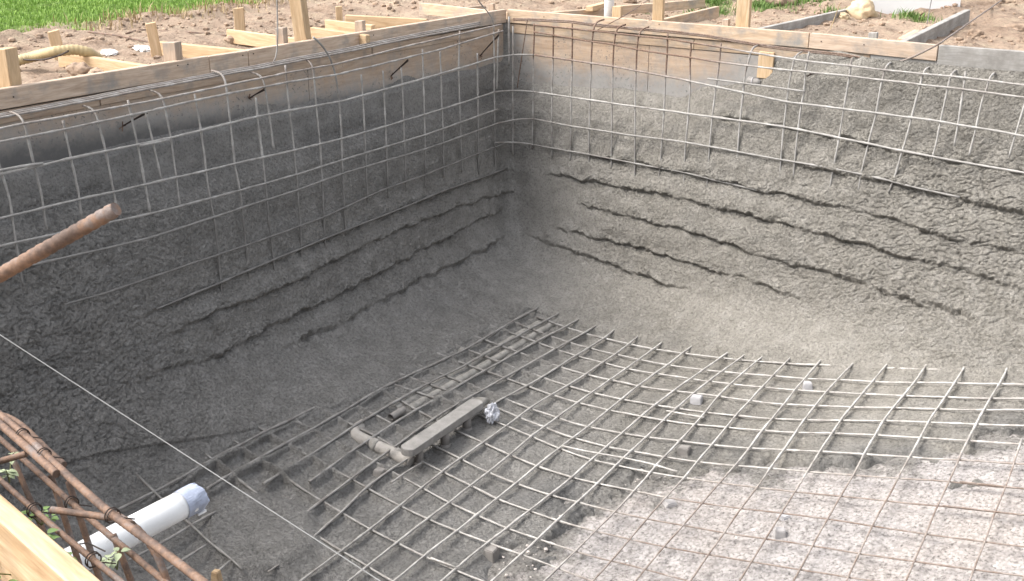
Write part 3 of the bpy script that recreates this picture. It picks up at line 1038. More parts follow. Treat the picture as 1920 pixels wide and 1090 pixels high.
def rock_mesh(seed, detail=2, flat=.7):
    bm = bmesh.new()
    bmesh.ops.create_icosphere(bm, subdivisions=detail, radius=1.0)
    V = np.array([v.co[:] for v in bm.verts])
    k = 1 + .35 * fbm(V * 1.1 + seed * 3.1, 2, seed) + .14 * noise3(V * 3.5, seed + 5)
    V = V * k[:, None] * (1, 1, flat)
    F = [[v.index for v in f.verts] for f in bm.faces]
    bm.free()
    return V, F

def build_clods():
    mb_v, mb_f, n0 = [], [], 0
    protos = [rock_mesh(s, 1, .65) for s in range(6)]
    def keep(p):
        return np.where(lawn_sd(p) > -.05, 0, .35 + .65 * (noise3(np.c_[p, p[:, :1] * 0] * 1.2, 230) > .05)) * ((p[:, 0] < -.1) | (p[:, 1] > .1))
    pts = scatter((-6, 6), (-5, 5), 16000, keep)
    for p in pts:
        V, F = protos[random.randrange(6)]
        s = .007 + .022 * random.random() ** 3
        a = random.uniform(0, 6.28)
        ca, sa = math.cos(a), math.sin(a)
        W = V * s
        W = np.stack([W[:, 0] * ca - W[:, 1] * sa, W[:, 0] * sa + W[:, 1] * ca, W[:, 2]], -1) + p + (0, 0, s * .3)
        mb_v.append(W)
        mb_f.append(np.array(F) + n0)
        n0 += len(W)
    o = mesh_np("soil_crumbs", np.vstack(mb_v), np.vstack(mb_f), M_ROCK, smooth=False)
    o["kind"] = "stuff"
    return tag(o, "loose crumbs of brown soil scattered on the ground", "soil")
build_clods()

# ------------------------------------------------------------------ timber
def plank(name, p0, p1, w, h, mat, parent=None, up=(0, 0, 1), bev=.003, warp=.0):
    """box from p0 to p1 (centre line of its TOP edge), w wide across, h deep below; its own x axis runs along the board"""
    p0, p1 = Vector(p0), Vector(p1)
    X = (p1 - p0)
    L = X.length
    X.normalize()
    Y = Vector(up).cross(X).normalized()
    Z = X.cross(Y)
    bm = bmesh.new()
    bmesh.ops.create_cube(bm, size=1.0)
    for v in bm.verts:
        v.co = Vector((v.co.x * L, v.co.y * w, v.co.z * h - h / 2))
    bmesh.ops.bevel(bm, geom=list(bm.edges), offset=bev, segments=1, affect='EDGES')
    me = bpy.data.meshes.new(name)
    bm.to_mesh(me)
    bm.free()
    me.materials.append(mat)
    o = bpy.data.objects.new(name, me)
    col.objects.link(o)
    M = Matrix((X, Y, Z)).transposed().to_4x4()
    M.translation = (p0 + p1) / 2
    if parent is not None:
        o.parent = parent
        M.translation -= parent.location
    o.matrix_basis = M
    return o

def post(name, base, top_z, w, d, rz, mat, label, cat="stake", group=None, lean=(0, 0), sink=.08):
    """upright stick of timber with its own x axis running up it"""
    b = Vector((float(base[0]), float(base[1]), float(base[2]) - sink))
    t = Vector((b.x + lean[0], b.y + lean[1], top_z))
    X = (t - b)
    L = X.length
    X.normalize()
    side = Vector((math.cos(rz), math.sin(rz), 0))
    Y = (side - X * side.dot(X)).normalized()
    Z = X.cross(Y)
    bm = bmesh.new()
    bmesh.ops.create_cube(bm, size=1.0)
    for v in bm.verts:
        v.co = Vector(((v.co.x + .5) * L, v.co.y * w, v.co.z * d))
        if v.co.x > L * .9:
            v.co.x += v.co.y * .08
    bmesh.ops.bevel(bm, geom=list(bm.edges), offset=.003, segments=1, affect='EDGES')
    me = bpy.data.meshes.new(name)
    bm.to_mesh(me)
    bm.free()
    me.materials.append(mat)
    o = bpy.data.objects.new(name, me)
    col.objects.link(o)
    M = Matrix((X, Y, Z)).transposed().to_4x4()
    M.translation = b
    o.matrix_basis = M
    return tag(o, label, cat, group)

def nail(parent, P, n, r=.004):
    mb = MB()
    n = np.asarray(n, float)
    mb.tube([np.asarray(P) - n * .004, np.asarray(P) + n * .003], r, 6)
    return under_plank(mb.build("nail", M_WIRE), parent, P)

def under_plank(o, root, P):
    """make a small fitting a child of the plank it sits in"""
    best, bd = None, 1e9
    for c in root.children:
        if c.name.startswith("plank"):
            M = Matrix.Translation(root.location) @ c.matrix_basis
            l = M.inverted() @ Vector([float(v) for v in P])
            hx = max(abs(v.co.x) for v in c.data.vertices)
            d = max(0, abs(l.x) - hx) + abs(l.y) + max(0, l.z, -l.z - .1)
            if d < bd:
                best, bd, bM = c, d, M
    o.parent = best
    o.matrix_parent_inverse = bM.inverted()
    return o

def panel(name, a, b, z0, z1, face, side, parent, stain, damp):
    """form sheet: subdivided front so that the overspray stain can be stored on it"""
    n = max(2, int(abs(b - a) / .03))
    m = max(2, int(abs(z1 - z0) / .03))
    u = np.linspace(a, b, n)
    z = np.linspace(z0, z1, m)
    U, Zz = np.meshgrid(u, z, indexing='ij')
    front = face + .0015 * noise3(np.stack([U.ravel() * 3, Zz.ravel() * 3, U.ravel() * 0], -1), 301)
    P = np.stack([front, U.ravel(), Zz.ravel()], -1) if side == 'L' else np.stack([U.ravel(), -front, Zz.ravel()], -1)
    k = len(P)
    bk = face - .019
    cs = [(a, z0), (b, z0), (b, z1), (a, z1)]
    C = np.array([(bk, c[0], c[1]) if side == 'L' else (c[0], -bk, c[1]) for c in cs])
    Cf = np.array([(face, c[0], c[1]) if side == 'L' else (c[0], -face, c[1]) for c in cs])
    F = grid_faces(n, m).tolist()
    F += [[k, k + 1, k + 2, k + 3]] + [[k + i, k + (i + 1) % 4, k + 4 + (i + 1) % 4, k + 4 + i] for i in range(4)]
    V = np.vstack([P, C, Cf]) - np.array(parent.location)
    o = mesh_np(name, V, np.array(F), M_PANEL, parent, smooth=False)
    W = np.vstack([P, C, Cf])
    attr(o, "stain", stain(W))
    attr(o, "damp", damp(W))
    return o

def yL(px, py):
    return float(on_x(px, py, 0.0)[1])

def xR(px, py):
    return float(on_y(px, py, 0.0)[0])

# left form
form_l = thing("pool_form", (-.03, -2.5, -.4), "weathered timber form along the darker pool wall, below the stakes and lawn", "formwork")
seams = [-6.5, yL(392, 106), yL(465, 93), .0]
for i, (a, b) in enumerate(zip(seams[:-1], seams[1:])):
    p = plank("plank", (-.019, a + .002, 0.0), (-.019, b - .002, .002 * (-1) ** i), .038, .098, M_PLANK, form_l)
for a, b in ((-6.5, -5.6), (-5.6, yL(190, 185)), (yL(190, 185), yL(700, 85)), (yL(700, 85), -.03)):
    plank("plank", (-.026, a + .003, -.104), (-.026, b - .003, -.106), .03, .062, M_PLANK, form_l)
st_l = lambda P: sstep(-.18, -.34, P[:, 2] + .05 * np.clip(P[:, 1] + 3, -1, 2)) * .60 + .34
dm_l = lambda P: 1.05 * sstep(-.27, -.41, P[:, 2] + .045 * np.clip(P[:, 1] + 3, -1, 2.5) )
for a, b in ((-6.5, -4.62), (-4.615, yL(580, 120)), (yL(580, 120) + .004, -.02)):
    panel("panel", a, b, -.168, -.80, -.018, 'L', form_l, st_l, dm_l)
for px, py in ((25, 182), (352, 121), (333, 123), (455, 104), (475, 101), (700, 66)):
    P = on_x(px, py, 0.0)
    nail(form_l, (0.0, P[1], P[2]), (1, 0, 0))

# right form
form_r = thing("pool_form", (2.0, .03, -.4), "sunlit tan timber form along the paler pool wall, meeting grey planks", "formwork")
e0, e1, e2, e3 = on_y(955, 18), on_y(1518, 62), on_y(1760, 85), on_y(1925, 97)
RT_MAT = [M_TAN, M_PLANK, M_GREYB]
rz = [0.0, float(e1[2]), float(e2[2]), float(e3[2]), float(e3[2])]
rx = [0.002, float(e1[0]), float(e2[0]), float(e3[0]) + .3, 9.2]
for i in range(3):
    x1 = rx[i + 1] if i < 2 else rx[3]
    plank("plank", (rx[i] + .002, .019, rz[i]), (x1 - .003, .019, rz[i + 1]), .038, .098 if i < 2 else .12, RT_MAT[i], form_r)
plank("plank", (rx[3] + .002, .019, rz[3]), (9.2, .019, rz[3]), .038, .12, M_GREYB, form_r)
lx0, lx1 = xR(1300, 75), xR(1630, 104)
plank("plank", (.0, .027, -.104), (lx0 - .003, .027, -.104 + rz[1] * .4), .03, .07, M_TAN, form_r)
plank("plank", (lx0, .029, -.103 + rz[1] * .4), (lx1, .029, -.103 + rz[1]), .03, .07, M_TAN, form_r)
plank("plank", (lx1 + .003, .027, -.103 + rz[1]), (9.2, .027, -.12 + rz[2]), .03, .09, M_GREYB, form_r)
st_r = lambda P: np.clip(sstep(-.28, -.50, P[:, 2]) + (1 - sstep(.05, .30, P[:, 0])) * .8 + sstep(1.6, 2.3, P[:, 0] - .5 * P[:, 2]) + .16, 0, 1)
dm_r = lambda P: sstep(-.58, -.72, P[:, 2]) * .8 + (1 - sstep(0, .08, P[:, 0])) * .5
for a, b in ((-.0, 1.22), (1.224, 2.44), (2.444, 9.2)):
    panel("panel", a, b, -.176, -.85, -.018, 'R', form_r, st_r, dm_r)
c0 = on_y(1421, 97, -.02); c1 = on_y(1446, 150, -.02)
plank("cleat", ((c0[0] + c1[0]) / 2, -.004, c0[2]), ((c0[0] + c1[0]) / 2 - .004, -.004, c1[2]), c1[0] - c0[0], .02, M_PINE, form_r, up=(0, -1, 0))
for px, py in ((1218, 42),):
    P = on_y(px, py, 0.0)
    mb = MB(); mb.tube([(P[0], -.001, P[2]), (P[0], .004, P[2])], .018, 12)
    under_plank(mb.build("knot", M_PLANK), form_r, P)
for px, py in ((1020, 32), (1130, 38), (1236, 46), (1540, 78), (1620, 84)):
    P = on_y(px, py, 0.0)
    nail(form_r, (P[0], 0.0, P[2]), (0, -1, 0))

# near form by the camera's feet
def near_pt(x, d, z):
    """point over the near form line at x, d metres into the pool"""
    q = np.array([x, near_y(x)]) + NEAR_N * d
    return np.array([q[0], q[1], z])

form_n = thing("pool_form", near_pt(3.8, -.02, -.14), "fresh pine form board with weeds and rusty bars beside it", "formwork")
plank("plank", near_pt(-.1, -.019, 0), near_pt(5.2, -.019, 0), .038, .14, M_PINE, form_n)
plank("plank", near_pt(5.205, -.019, 0), near_pt(9.2, -.019, 0), .038, .14, M_PINE, form_n)

def build_near_bank():
    u = np.linspace(-.2, 9.3, 240)
    w = np.linspace(0, 1, 60)
    U, W = np.meshgrid(u, w, indexing='ij')
    z = -.15 - W * 2.3
    d = .0 - .10 * W ** .6 + .03
    P = np.stack([U + NEAR_N[0] * d, near_y(U) + NEAR_N[1] * d, z], -1).reshape(-1, 3)
    n = fbm(P * 3, 3, 401) * .05
    P[:, 1] += n - .05
    o = mesh_np("earth_bank", P, grid_faces(240, 60), M_DIRT)
    attr(o, "green", np.zeros(len(P)))
    o["kind"] = "structure"
build_near_bank()

# ------------------------------------------------------------------ reinforcement
def bar(pts, r, parent, name="bar", coat=1.0, mat=None, sides=7, step=.04, wob=.0012, sm=2, lump=.0, pale=1.0, fat=None):
    q = resample(pts, step)
    if sm:
        q = smooth_path(q, sm)
    q = q + np.stack([noise3(q * 5 + 3.3 * k, 500 + k) for k in range(3)], -1) * wob * 2
    c = coat(q) if callable(coat) else np.full(len(q), coat)
    if fat is not None:
        r = r * fat(q)
    rr = r * (1 + lump * np.clip(noise3(q * 22, 510), -.3, 1) * c)
    mb = MB()
    mb.tube(q, rr, sides)
    o = mb.build(name, mat or M_BAR, parent, smooth=True)
    attr(o, "coat", np.repeat(c, sides))
    attr(o, "pale", np.repeat(pale(q) if callable(pale) else np.full(len(q), pale), sides))
    return o

def hooked(P, out, r_b=.07, run=.09):
    """points of a bar whose top is bent over towards the form; P = top point on the cage, out = unit vector to the form"""
    a = np.linspace(0, math.pi / 2, 6)
    out = np.asarray(out, float)
    arc = [P + out * r_b * (1 - math.cos(t)) + np.array([0, 0, 1]) * r_b * math.sin(t) for t in a]
    return [arc[-1] + out * run + np.array([0, 0, .004])] + arc[::-1][:-1]

# --- cage of the left wall
cage_left = thing("rebar_cage", (.17, -2.2, -1.3), "splattered rebar cage with bent-over bar tops, on the darker pool wall", "rebar cage")
RB = .0062
HL = [[(0, 242), (47, 232), (310, 185), (533, 138), (633, 120), (760, 88), (940, 46)],
      [(0, 267), (120, 243), (273, 210), (420, 178), (533, 156), (633, 140), (730, 117), (827, 93), (943, 58)],
      [(0, 328), (132, 297), (257, 272), (377, 245), (480, 219), (640, 190), (755, 159), (860, 129), (928, 108)],
      [(0, 410), (150, 373), (213, 360), (333, 332), (547, 283), (643, 260), (753, 228), (860, 195), (927, 173)],
      [(0, 462), (28, 455), (287, 400), (440, 360), (547, 330), (640, 301), (797, 253), (933, 205)],
      [(57, 498), (287, 445), (460, 388), (547, 360), (650, 323), (797, 280), (930, 233)],
      [(120, 572), (197, 550), (350, 497), (463, 460), (607, 408), (713, 358), (797, 328), (897, 288), (950, 268)],
      [(293, 580), (407, 533), (513, 487), (627, 440), (740, 396), (840, 355), (927, 325), (948, 316)]]
coat_l = lambda q: np.clip(.55 + sstep(-.02, -.35, q[:, 2]) * .7, 0, 1.2)

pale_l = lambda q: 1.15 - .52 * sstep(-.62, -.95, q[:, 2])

def extend(pts, k=.9):
    d = pts[0] - pts[1]
    d = d / np.linalg.norm(d)
    return [pts[0] + d * k] + list(pts)

corner_bends = [2, 3, 5, 6]
for i, line in enumerate(HL):
    pts = [on_left(*p, d=.011) for p in line]
    if line[0][0] < 100:
        pts = extend(pts, 1.2)
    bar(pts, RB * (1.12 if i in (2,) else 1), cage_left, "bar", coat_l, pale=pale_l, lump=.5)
bar([on_left(*p, d=.02) for p in [(-60, 335), (0, 320), (40, 312), (80, 306)]], RB, cage_left, "bar", coat_l, pale=pale_l)
bar([on_left(*p, d=.02) for p in [(262, 274), (290, 268), (318, 262)]], RB, cage_left, "bar", coat_l, pale=pale_l)
# bond-beam bars along the top, nearer to the form
for k, (dx, dy) in enumerate(((.10, 0), (.13, 3.5), (.07, -3))):
    pts = [on_x(px, py + dy, dx) for px, py in [(-40, 226), (0, 218), (140, 191), (267, 166), (390, 143), (500, 123), (640, 96), (780, 67), (900, 45)]]
    bar(extend(pts, 1.0), RB, cage_left, "bar", .75)

VL = [([(20, 380), (2, 320), (-6, 290)][::-1] + [(30, 457), (43, 537)], 0),
      ([(47, 240), (63, 307), (77, 362), (88, 430)], 1),
      ([(118, 226), (133, 297), (147, 360), (153, 410)], 0),
      ([(184, 226), (198, 283), (213, 358), (218, 390)], 1),
      ([(240, 188), (258, 270), (273, 353), (281, 400)], 0),
      ([(273, 212), (287, 267), (303, 338)], 0),
      ([(308, 196), (320, 257), (330, 330), (338, 390)], 1),
      ([(365, 177), (377, 247), (384, 300), (391, 355), (403, 420), (411, 500), (418, 575)], 0),
      ([(424, 158), (432, 233), (440, 307), (452, 370), (460, 453), (470, 545)], 1),
      ([(496, 160), (505, 213), (513, 280)], 1),
      ([(480, 183), (484, 230), (492, 293), (499, 360), (507, 440), (515, 512)], 0),
      ([(535, 123), (543, 210), (552, 283), (558, 350), (562, 413), (566, 492)], 0),
      ([(588, 133), (593, 200), (600, 267), (605, 360), (607, 413), (611, 468)], 1),
      ([(638, 215), (640, 270), (643, 340), (646, 400), (648, 440)], 0),
      ([(677, 140), (680, 180), (684, 253), (687, 333), (689, 380)], 0),
      ([(718, 133), (720, 173), (723, 240), (726, 317), (728, 372)], 0),
      ([(752, 127), (755, 167), (758, 257), (762, 358)], 0),
      ([(792, 92), (794, 150), (796, 230), (798, 353)], 0),
      ([(825, 97), (827, 147), (830, 240), (833, 333)], 0),
      ([(862, 58), (860, 133), (863, 227), (866, 323)], 0),
      ([(895, 100), (896, 200), (897, 283), (898, 327)], 0),
      ([(925, 60), (927, 100), (927, 213), (929, 323)], 0),
      ([(935, 55), (933, 110), (932, 167)], 0)]
for line, hk in VL:
    pts = [on_left(*p) for p in line]
    if hk:
        pts = hooked(pts[0], (-1, 0, 0), .06, .05) + pts
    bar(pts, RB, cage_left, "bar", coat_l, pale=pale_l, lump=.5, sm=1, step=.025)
# a bar left standing out of the cage and one sprung loose
bar([on_x(px, py, .09) for px, py in [(505, 126), (514, 120), (520, 104), (520, 60), (519, 0), (519, -160)]], .0042, cage_left, "bar", .9)
bar([on_x(px, py, .16) for px, py in [(587, 70), (603, 84), (617, 103), (630, 143), (637, 200), (640, 245), (644, 300)]], RB, cage_left, "bar", .95)
bar([on_x(px, py, .12) for px, py in [(870, -60), (895, 0), (918, 26), (926, 40), (926, 62)]], .0045, cage_left, "bar", .9)

# --- cage of the right wall
cage_right = thing("rebar_cage", (2.0, -.2, -1.3), "rebar cage with brown hooked tops and grey lower bars, on the paler pool wall", "rebar cage")
HR = [[(1001, 47), (1073, 54), (1119, 59), (1198, 68), (1250, 73), (1320, 84), (1400, 97), (1513, 115), (1670, 133), (1810, 146), (1920, 160)],
      [(1001, 60), (1040, 67), (1108, 78), (1149, 84), (1195, 93), (1250, 102), (1294, 108), (1347, 117), (1480, 132), (1590, 143), (1657, 151), (1723, 158), (1800, 167), (1847, 173), (1920, 183)],
      [(1003, 103), (1150, 125), (1247, 143), (1280, 150), (1343, 163), (1477, 192), (1643, 212), (1763, 228), (1903, 252), (1925, 256)],
      [(1000, 172), (1073, 183), (1190, 200), (1280, 212), (1337, 220), (1473, 238), (1573, 258), (1687, 282), (1780, 300), (1920, 324)],
      [(1000, 223), (1070, 237), (1190, 255), (1280, 266), (1467, 300), (1557, 315), (1673, 340), (1717, 352), (1800, 370)],
      [(1000, 272), (1103, 290), (1233, 315), (1280, 323), (1440, 362)]]
coat_r = lambda q: np.clip(sstep(-.22, -.42, q[:, 2]) * 1.1 + sstep(1.55, 2.3, q[:, 0]) - .1, 0, 1.2)
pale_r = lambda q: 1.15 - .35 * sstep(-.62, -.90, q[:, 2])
for i, line in enumerate(HR):
    pts = [on_right(*p, d=.011) for p in line]
    if line[-1][0] > 1890:
        pts = extend(pts[::-1], 1.2)[::-1]
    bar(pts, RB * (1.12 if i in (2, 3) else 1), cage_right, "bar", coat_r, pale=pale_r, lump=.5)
bar([on_right(*p, d=.02) for p in [(1327, 148), (1423, 160), (1510, 172)]], RB, cage_right, "bar", 1.0)
for dy, dz in ((.10, 0), (.07, 3)):
    bar([on_y(px, py + dz, -dy) for px, py in [(962, 36), (1001, 36), (1066, 39), (1119, 46), (1184, 52), (1254, 58), (1320, 65), (1400, 80), (1480, 92), (1580, 101), (1640, 114), (1700, 126)]], RB * .9, cage_right, "bar", .15)
for q in ([(1640, 119), (1673, 122), (1753, 125), (1833, 130), (1920, 142)], [(1660, 124), (1693, 127), (1797, 135), (1920, 150)]):
    bar(extend([on_y(px, py, -.11) for px, py in q][::-1], 1.0)[::-1], RB, cage_right, "bar", 1.0)
WR = [([(1001, 44), (1002, 61), (1000, 103), (1000, 173), (998, 280)], 0),
      ([(1038, 51), (1037, 107), (1035, 180), (1035, 295)], 0),
      ([(1073, 43), (1073, 110), (1071, 187), (1069, 302)], 0),
      ([(1112, 62), (1110, 77), (1108, 118), (1106, 185), (1104, 310)], 1),
      ([(1153, 72), (1151, 85), (1149, 125), (1148, 190), (1146, 316)], 1),
      ([(1196, 77), (1194, 92), (1192, 133), (1191, 200), (1190, 336)], 1),
      ([(1252, 63), (1251, 102), (1248, 144), (1245, 207), (1237, 320), (1230, 365), (1227, 435)], 0),
      ([(1296, 80), (1294, 109), (1293, 180), (1285, 277), (1281, 360)], 0),
      ([(1352, 80), (1348, 123), (1343, 160), (1335, 220), (1330, 283), (1325, 360)], 0),
      ([(1405, 112), (1398, 133), (1395, 157), (1387, 233), (1382, 300), (1380, 355)], 1),
      ([(1486, 126), (1480, 150), (1475, 190), (1468, 250), (1463, 317), (1461, 362)], 1),
      ([(1517, 97), (1510, 133), (1508, 172), (1502, 200), (1495, 250), (1487, 335)], 0),
      ([(1597, 110), (1592, 147), (1583, 200), (1573, 260), (1562, 320), (1551, 380)], 0),
      ([(1656, 146), (1650, 167), (1642, 217), (1628, 270), (1613, 333), (1608, 362)], 1),
      ([(1726, 156), (1713, 207), (1697, 267), (1677, 333), (1666, 362)], 1),
      ([(1777, 164), (1765, 220), (1753, 280), (1746, 302)], 1),
      ([(1810, 134), (1805, 173), (1797, 227), (1789, 275)], 0),
      ([(1850, 168), (1843, 183), (1832, 233), (1817, 292)], 1),
      ([(1935, 150), (1920, 200), (1903, 257), (1892, 295)], 0)]
for line, hk in WR:
    pts = [on_right(*p) for p in line]
    if hk:
        pts = hooked(pts[0], (0, 1, 0), .075, .07) + pts
    bar(pts, RB, cage_right, "bar", coat_r, pale=pale_r, lump=.5, sm=1, step=.025)
# bars bent round the corner and the corner uprights
for ya, yb, yc in ((108, 100, 103), (173, 166, 172), (233, 221, 223), (268, 265, 272)):
    A_ = on_left(928, ya, .011); B_ = on_right(1001, yc, .011)
    C_ = np.array([A_[0] + .035, B_[1] - .035, (A_[2] + B_[2]) / 2])
    t = np.linspace(0, 1, 9)[:, None]
    cv = (1 - t) ** 2 * A_ + 2 * t * (1 - t) * C_ + t ** 2 * B_
    bar(cv, RB, cage_right, "bar", .95, step=.02, sm=0)
cz = lambda py: on_left(950, py)[2]
bar([(.20, -.20, cz(50)), (.20, -.205, cz(170)), (.205, -.21, cz(292))], RB, cage_right, "bar", .95)
bar([(.10, -.11, cz(36)), (.105, -.12, cz(130))], RB * 1.3, cage_right, "bar", .95)
bar([on_y(px, py, -.09) for px, py in [(989, 38), (984, 70), (978, 110), (970, 165)]], .004, cage_right, "bar", .0)
# a bar that runs back over the plank and across the soil
bar([on_y(1600, 104, -.09), on_y(1650, 124, -.12), on_y(1700, 113, -.07), on_z(1760, 83, .016)] + [on_z(px, py, z) for px, py, z in ((1790, 62, .02), (1830, 34, -.02), (1885, -4, -.06), (1920, -30, -.08))], .006, cage_right, "bar", .45)
bar([on_y(1110, 62, -.1), on_y(1141, 46, -.05), on_z(1165, 33, .02), on_z(1190, 18, .0), on_z(1218, -2, -.05)], .0035, cage_right, "bar", .05)

# --- mat on the floor
mat_root = thing("rebar_mat", (2.3, -2.4, -2.25), "grid of crossing rebars over the pool floor, cement-grey turning rusty over the bare base", "rebar mat")

def coat_f(q):
    sd = poly_sd(q[:, :2], EDGE_POLY)
    return np.clip(1.0 - sstep(-.05, .40, sd) * .68, 0, 1)

pale_f = lambda q: .88 + .60 * sstep(1.25, 2.1, q[:, 0] + .12 * (q[:, 1] + 3))

fat_f = lambda q: (.98 + .30 * (1 - sstep(1.1, 1.9, q[:, 0]))) * (1 - .28 * sstep(-.1, .4, poly_sd(q[:, :2], EDGE_POLY)))

def drape(pts, dz):
    pts = np.array(pts)
    pts[:, 2] = zbar(pts[:, 0], pts[:, 1]) + dz
    return pts

for k, line in MAT_A.items():
    pts = np.array([on_floor(*p) for p in line])
    d0 = pts[0] - pts[1]
    pts = np.vstack([pts[0] + d0 / np.linalg.norm(d0) * .12, pts])
    if line[-1][1] > 1070:
        d1 = pts[-1] - pts[-3]
        pts = np.vstack([pts, pts[-1] + d1 / np.linalg.norm(d1) * 1.3])
    pts = drape(smooth_path(resample(pts, .08), 1), 0.0)
    bar(pts, .0060, mat_root, "bar", coat_f, pale=pale_f, lump=.55, fat=fat_f)
for k in range(9):                      # the mat goes on beyond the frame
    x = 4.62 + .205 * k
    pts = drape(np.array([(x + .01 * math.sin(y * 3 + k), y, 0) for y in np.linspace(-1.0, -5.2, 40)]), 0.0)
    bar(pts, .0060, mat_root, "bar", coat_f, pale=pale_f, lump=.55, fat=fat_f)
for k, line in MAT_B.items():
    pts = np.array([on_floor(*p) for p in line])
    if line[-1][1] > 1070 or line[-1][0] > 1900:
        d1 = pts[-1] - pts[-3]
        pts = np.vstack([pts, pts[-1] + d1 / np.linalg.norm(d1) * 1.3])
    if line[0][0] < 1200 and k >= 0:
        d0 = pts[0] - pts[1]
        pts = np.vstack([pts[0] + d0 / np.linalg.norm(d0) * .06, pts])
    pts = drape(smooth_path(resample(pts, .08), 1), -.0128)
    bar(pts, .0055, mat_root, "bar", coat_f, pale=pale_f, lump=.55, fat=fat_f)
for line in ([(1053, 837), (1090, 846), (1128, 852), (1168, 860), (1230, 873), (1270, 886)], [(792, 868), (760, 888), (733, 907)],
             [(405, 961), (359, 985), (295, 1025), (240, 1053)], [(387, 1023), (341, 1053), (300, 1078)], [(433, 1053), (405, 1076)], [(540, 1047), (503, 1074)],
             [(257, 892), (288, 924), (303, 937), (343, 974), (367, 992), (389, 1016), (433, 1049), (455, 1070)],
             [(1250, 772), (1320, 784)], [(1165, 775), (1207, 783), (1247, 790)], [(1800, 905), (1850, 910), (1930, 920)], [(1768, 950), (1830, 957), (1925, 968)],
             [(808, 1048), (830, 1058), (856, 1066)]):
    pts = drape(resample([on_floor(*p) for p in line], .08), .004)
    bar(pts, .0055, mat_root, "bar", coat_f, pale=pale_f, lump=.55, fat=fat_f)

# ------------------------------------------------------------------ things in the pool
# main-drain frame: a plate on stub legs
FL = lambda px, py, dz=0.0: on_floor(px, py, dz)
pa, pb = FL(766, 838, .10), FL(893, 752, .085)
drain = thing("main_drain", (float((pa[0] + pb[0]) / 2), float((pa[1] + pb[1]) / 2), float(zbar(pa[0], pa[1]) - .05)),
              "long flat cement-splattered drain plate on stub legs above the rebar mat", "drain")
def build_drain():
    n = 26
    ax = pb - pa
    L = np.linalg.norm(ax)
    ax /= L
    sd = np.cross(ax, (0, 0, 1)); sd /= np.linalg.norm(sd)
    hw = .046
    # outline with rounded ends, lofted into a shallow inverted channel
    out = []
    for t in np.linspace(-math.pi / 2, math.pi / 2, 7):
        out.append((L + hw * .55 * math.cos(t), hw * math.sin(t)))
    for t in np.linspace(math.pi / 2, 3 * math.pi / 2, 7):
        out.append((hw * .75 * math.cos(t), hw * math.sin(t)))
    out = np.array(out)
    mid = np.array([L / 2, 0])
    rings = [(1.0, -.040), (1.0, -.006), (.985, 0.0), (.90, .002)]
    V, F = [], []
    m = len(out)
    for s, z in rings:
        q = mid + (out - mid) * (1 - (1 - s) * np.array([.25, 1.0]))
        V.append(pa + q[:, :1] * ax + q[:, 1:] * sd + np.array([0, 0, z]))
    V = np.concatenate(V)
    V[:, 2] += noise3(V * 30, 601) * .002
    for r in range(len(rings) - 1):
        for k in range(m):
            a, b = r * m + k, r * m + (k + 1) % m
            F.append((a, b, b + m, a + m))
    F.append(tuple((len(rings) - 1) * m + k for k in range(m)))
    F.append(tuple(range(m))[::-1])
    mb = MB(); mb.add(V, F)
    mb.build("plate", mat_simple("cement_skim", (.27, .258, .242), .85, .22, 14, .8, dirt=(.22, .21, .195)), drain)
    for t, s, dr in ((.12, .012, .022), (.48, .016, .026), (.82, .012, .026)):
        c = pa + ax * L * t + sd * s
        zf = zbar(c[0], c[1]) - .07
        mb = MB(); mb.tube([(c[0], c[1], c[2] - .012), (c[0], c[1], zf)], dr, 14)
        lg = mb.build("leg", M_DBLOCK, drain, True)
        mb = MB(); mb.tube([(c[0], c[1], zf + .045), (c[0], c[1], zf + .01)], dr * 1.22, 14)
        mb.build("collar", M_DBLOCK, drain, True).parent = lg
    # tapering tail bedded in concrete
    mb = MB()
    e = pb + ax * .02
    mb.tube([e + (0, 0, -.02), e + ax * .10 + (0, 0, -.05)], [.035, .018], 10)
    mb.build("tail", M_GREYPVC, drain, True)
build_drain()

def floor_pipe(name, line, r, dz, mat, label, sides=12, rough=.10):
    pts = smooth_path(resample([FL(*p, dz) for p in line], .03), 2)
    rr = r * (1 + rough * noise3(pts * 18, 611))
    mb = MB()
    mb.tube(pts, rr, sides)
    o = mb.build(name, mat, None, True)
    return o

def splice(o, line, at, r, dz, mat):
    pass

g = "drain pipes side by side under the mat"
p1 = floor_pipe("drain_pipe", PIPE_PX[0], .0265, -.045, M_GREYPVC, "")
tag(p1, "cement-caked drain pipe under the mat, on the side of the darker wall", "pipe")
p2 = floor_pipe("drain_pipe", PIPE_PX[1], .0285, -.047, M_GREYPVC, "")
tag(p2, "cement-caked drain pipe under the mat, on the side of the drain plate", "pipe")
el = thing("elbow_pipe", FL(700, 838, -.06), "thick grey pipe with an elbow running under the drain plate end", "pipe")
def build_elbow():
    pts = smooth_path(resample([FL(*p, d) for p, d in (((682, 797), -.05), ((668, 806), -.04), ((662, 814), -.035), ((675, 822), -.032), ((705, 836), -.03), ((740, 852), -.028), ((772, 868), -.028))], .02), 2)
    mb = MB(); mb.tube(pts, .036, 16); run = mb.build("pipe_run", mat_simple("pale_dusty_pipe", (.36, .335, .305), .75, .22, 14, .6, dirt=(.22, .21, .195)), el, True)
    for t in (.55,):
        i = int(t * (len(pts) - 1))
        mb = MB(); mb.tube(pts[max(0, i - 1):i + 2], .040, 16); mb.build("collar", M_GREYPVC, el, True).parent = run
build_elbow()
ob = thing("drain_stub", FL(757, 772, -.03), "open grey half pipe lying in the cement beside the drain plate", "pipe")
mb = MB()
q0, q1 = FL(733, 783, -.012), FL(757, 768, -.008)
ax = (q1 - q0) / np.linalg.norm(q1 - q0)
mb.tube([q0, q1], .022, 12, cap=False)
mb.tube([q1, q0], .018, 12, cap=False)
mb.build("pipe_wall", M_DBLOCK, ob, True)

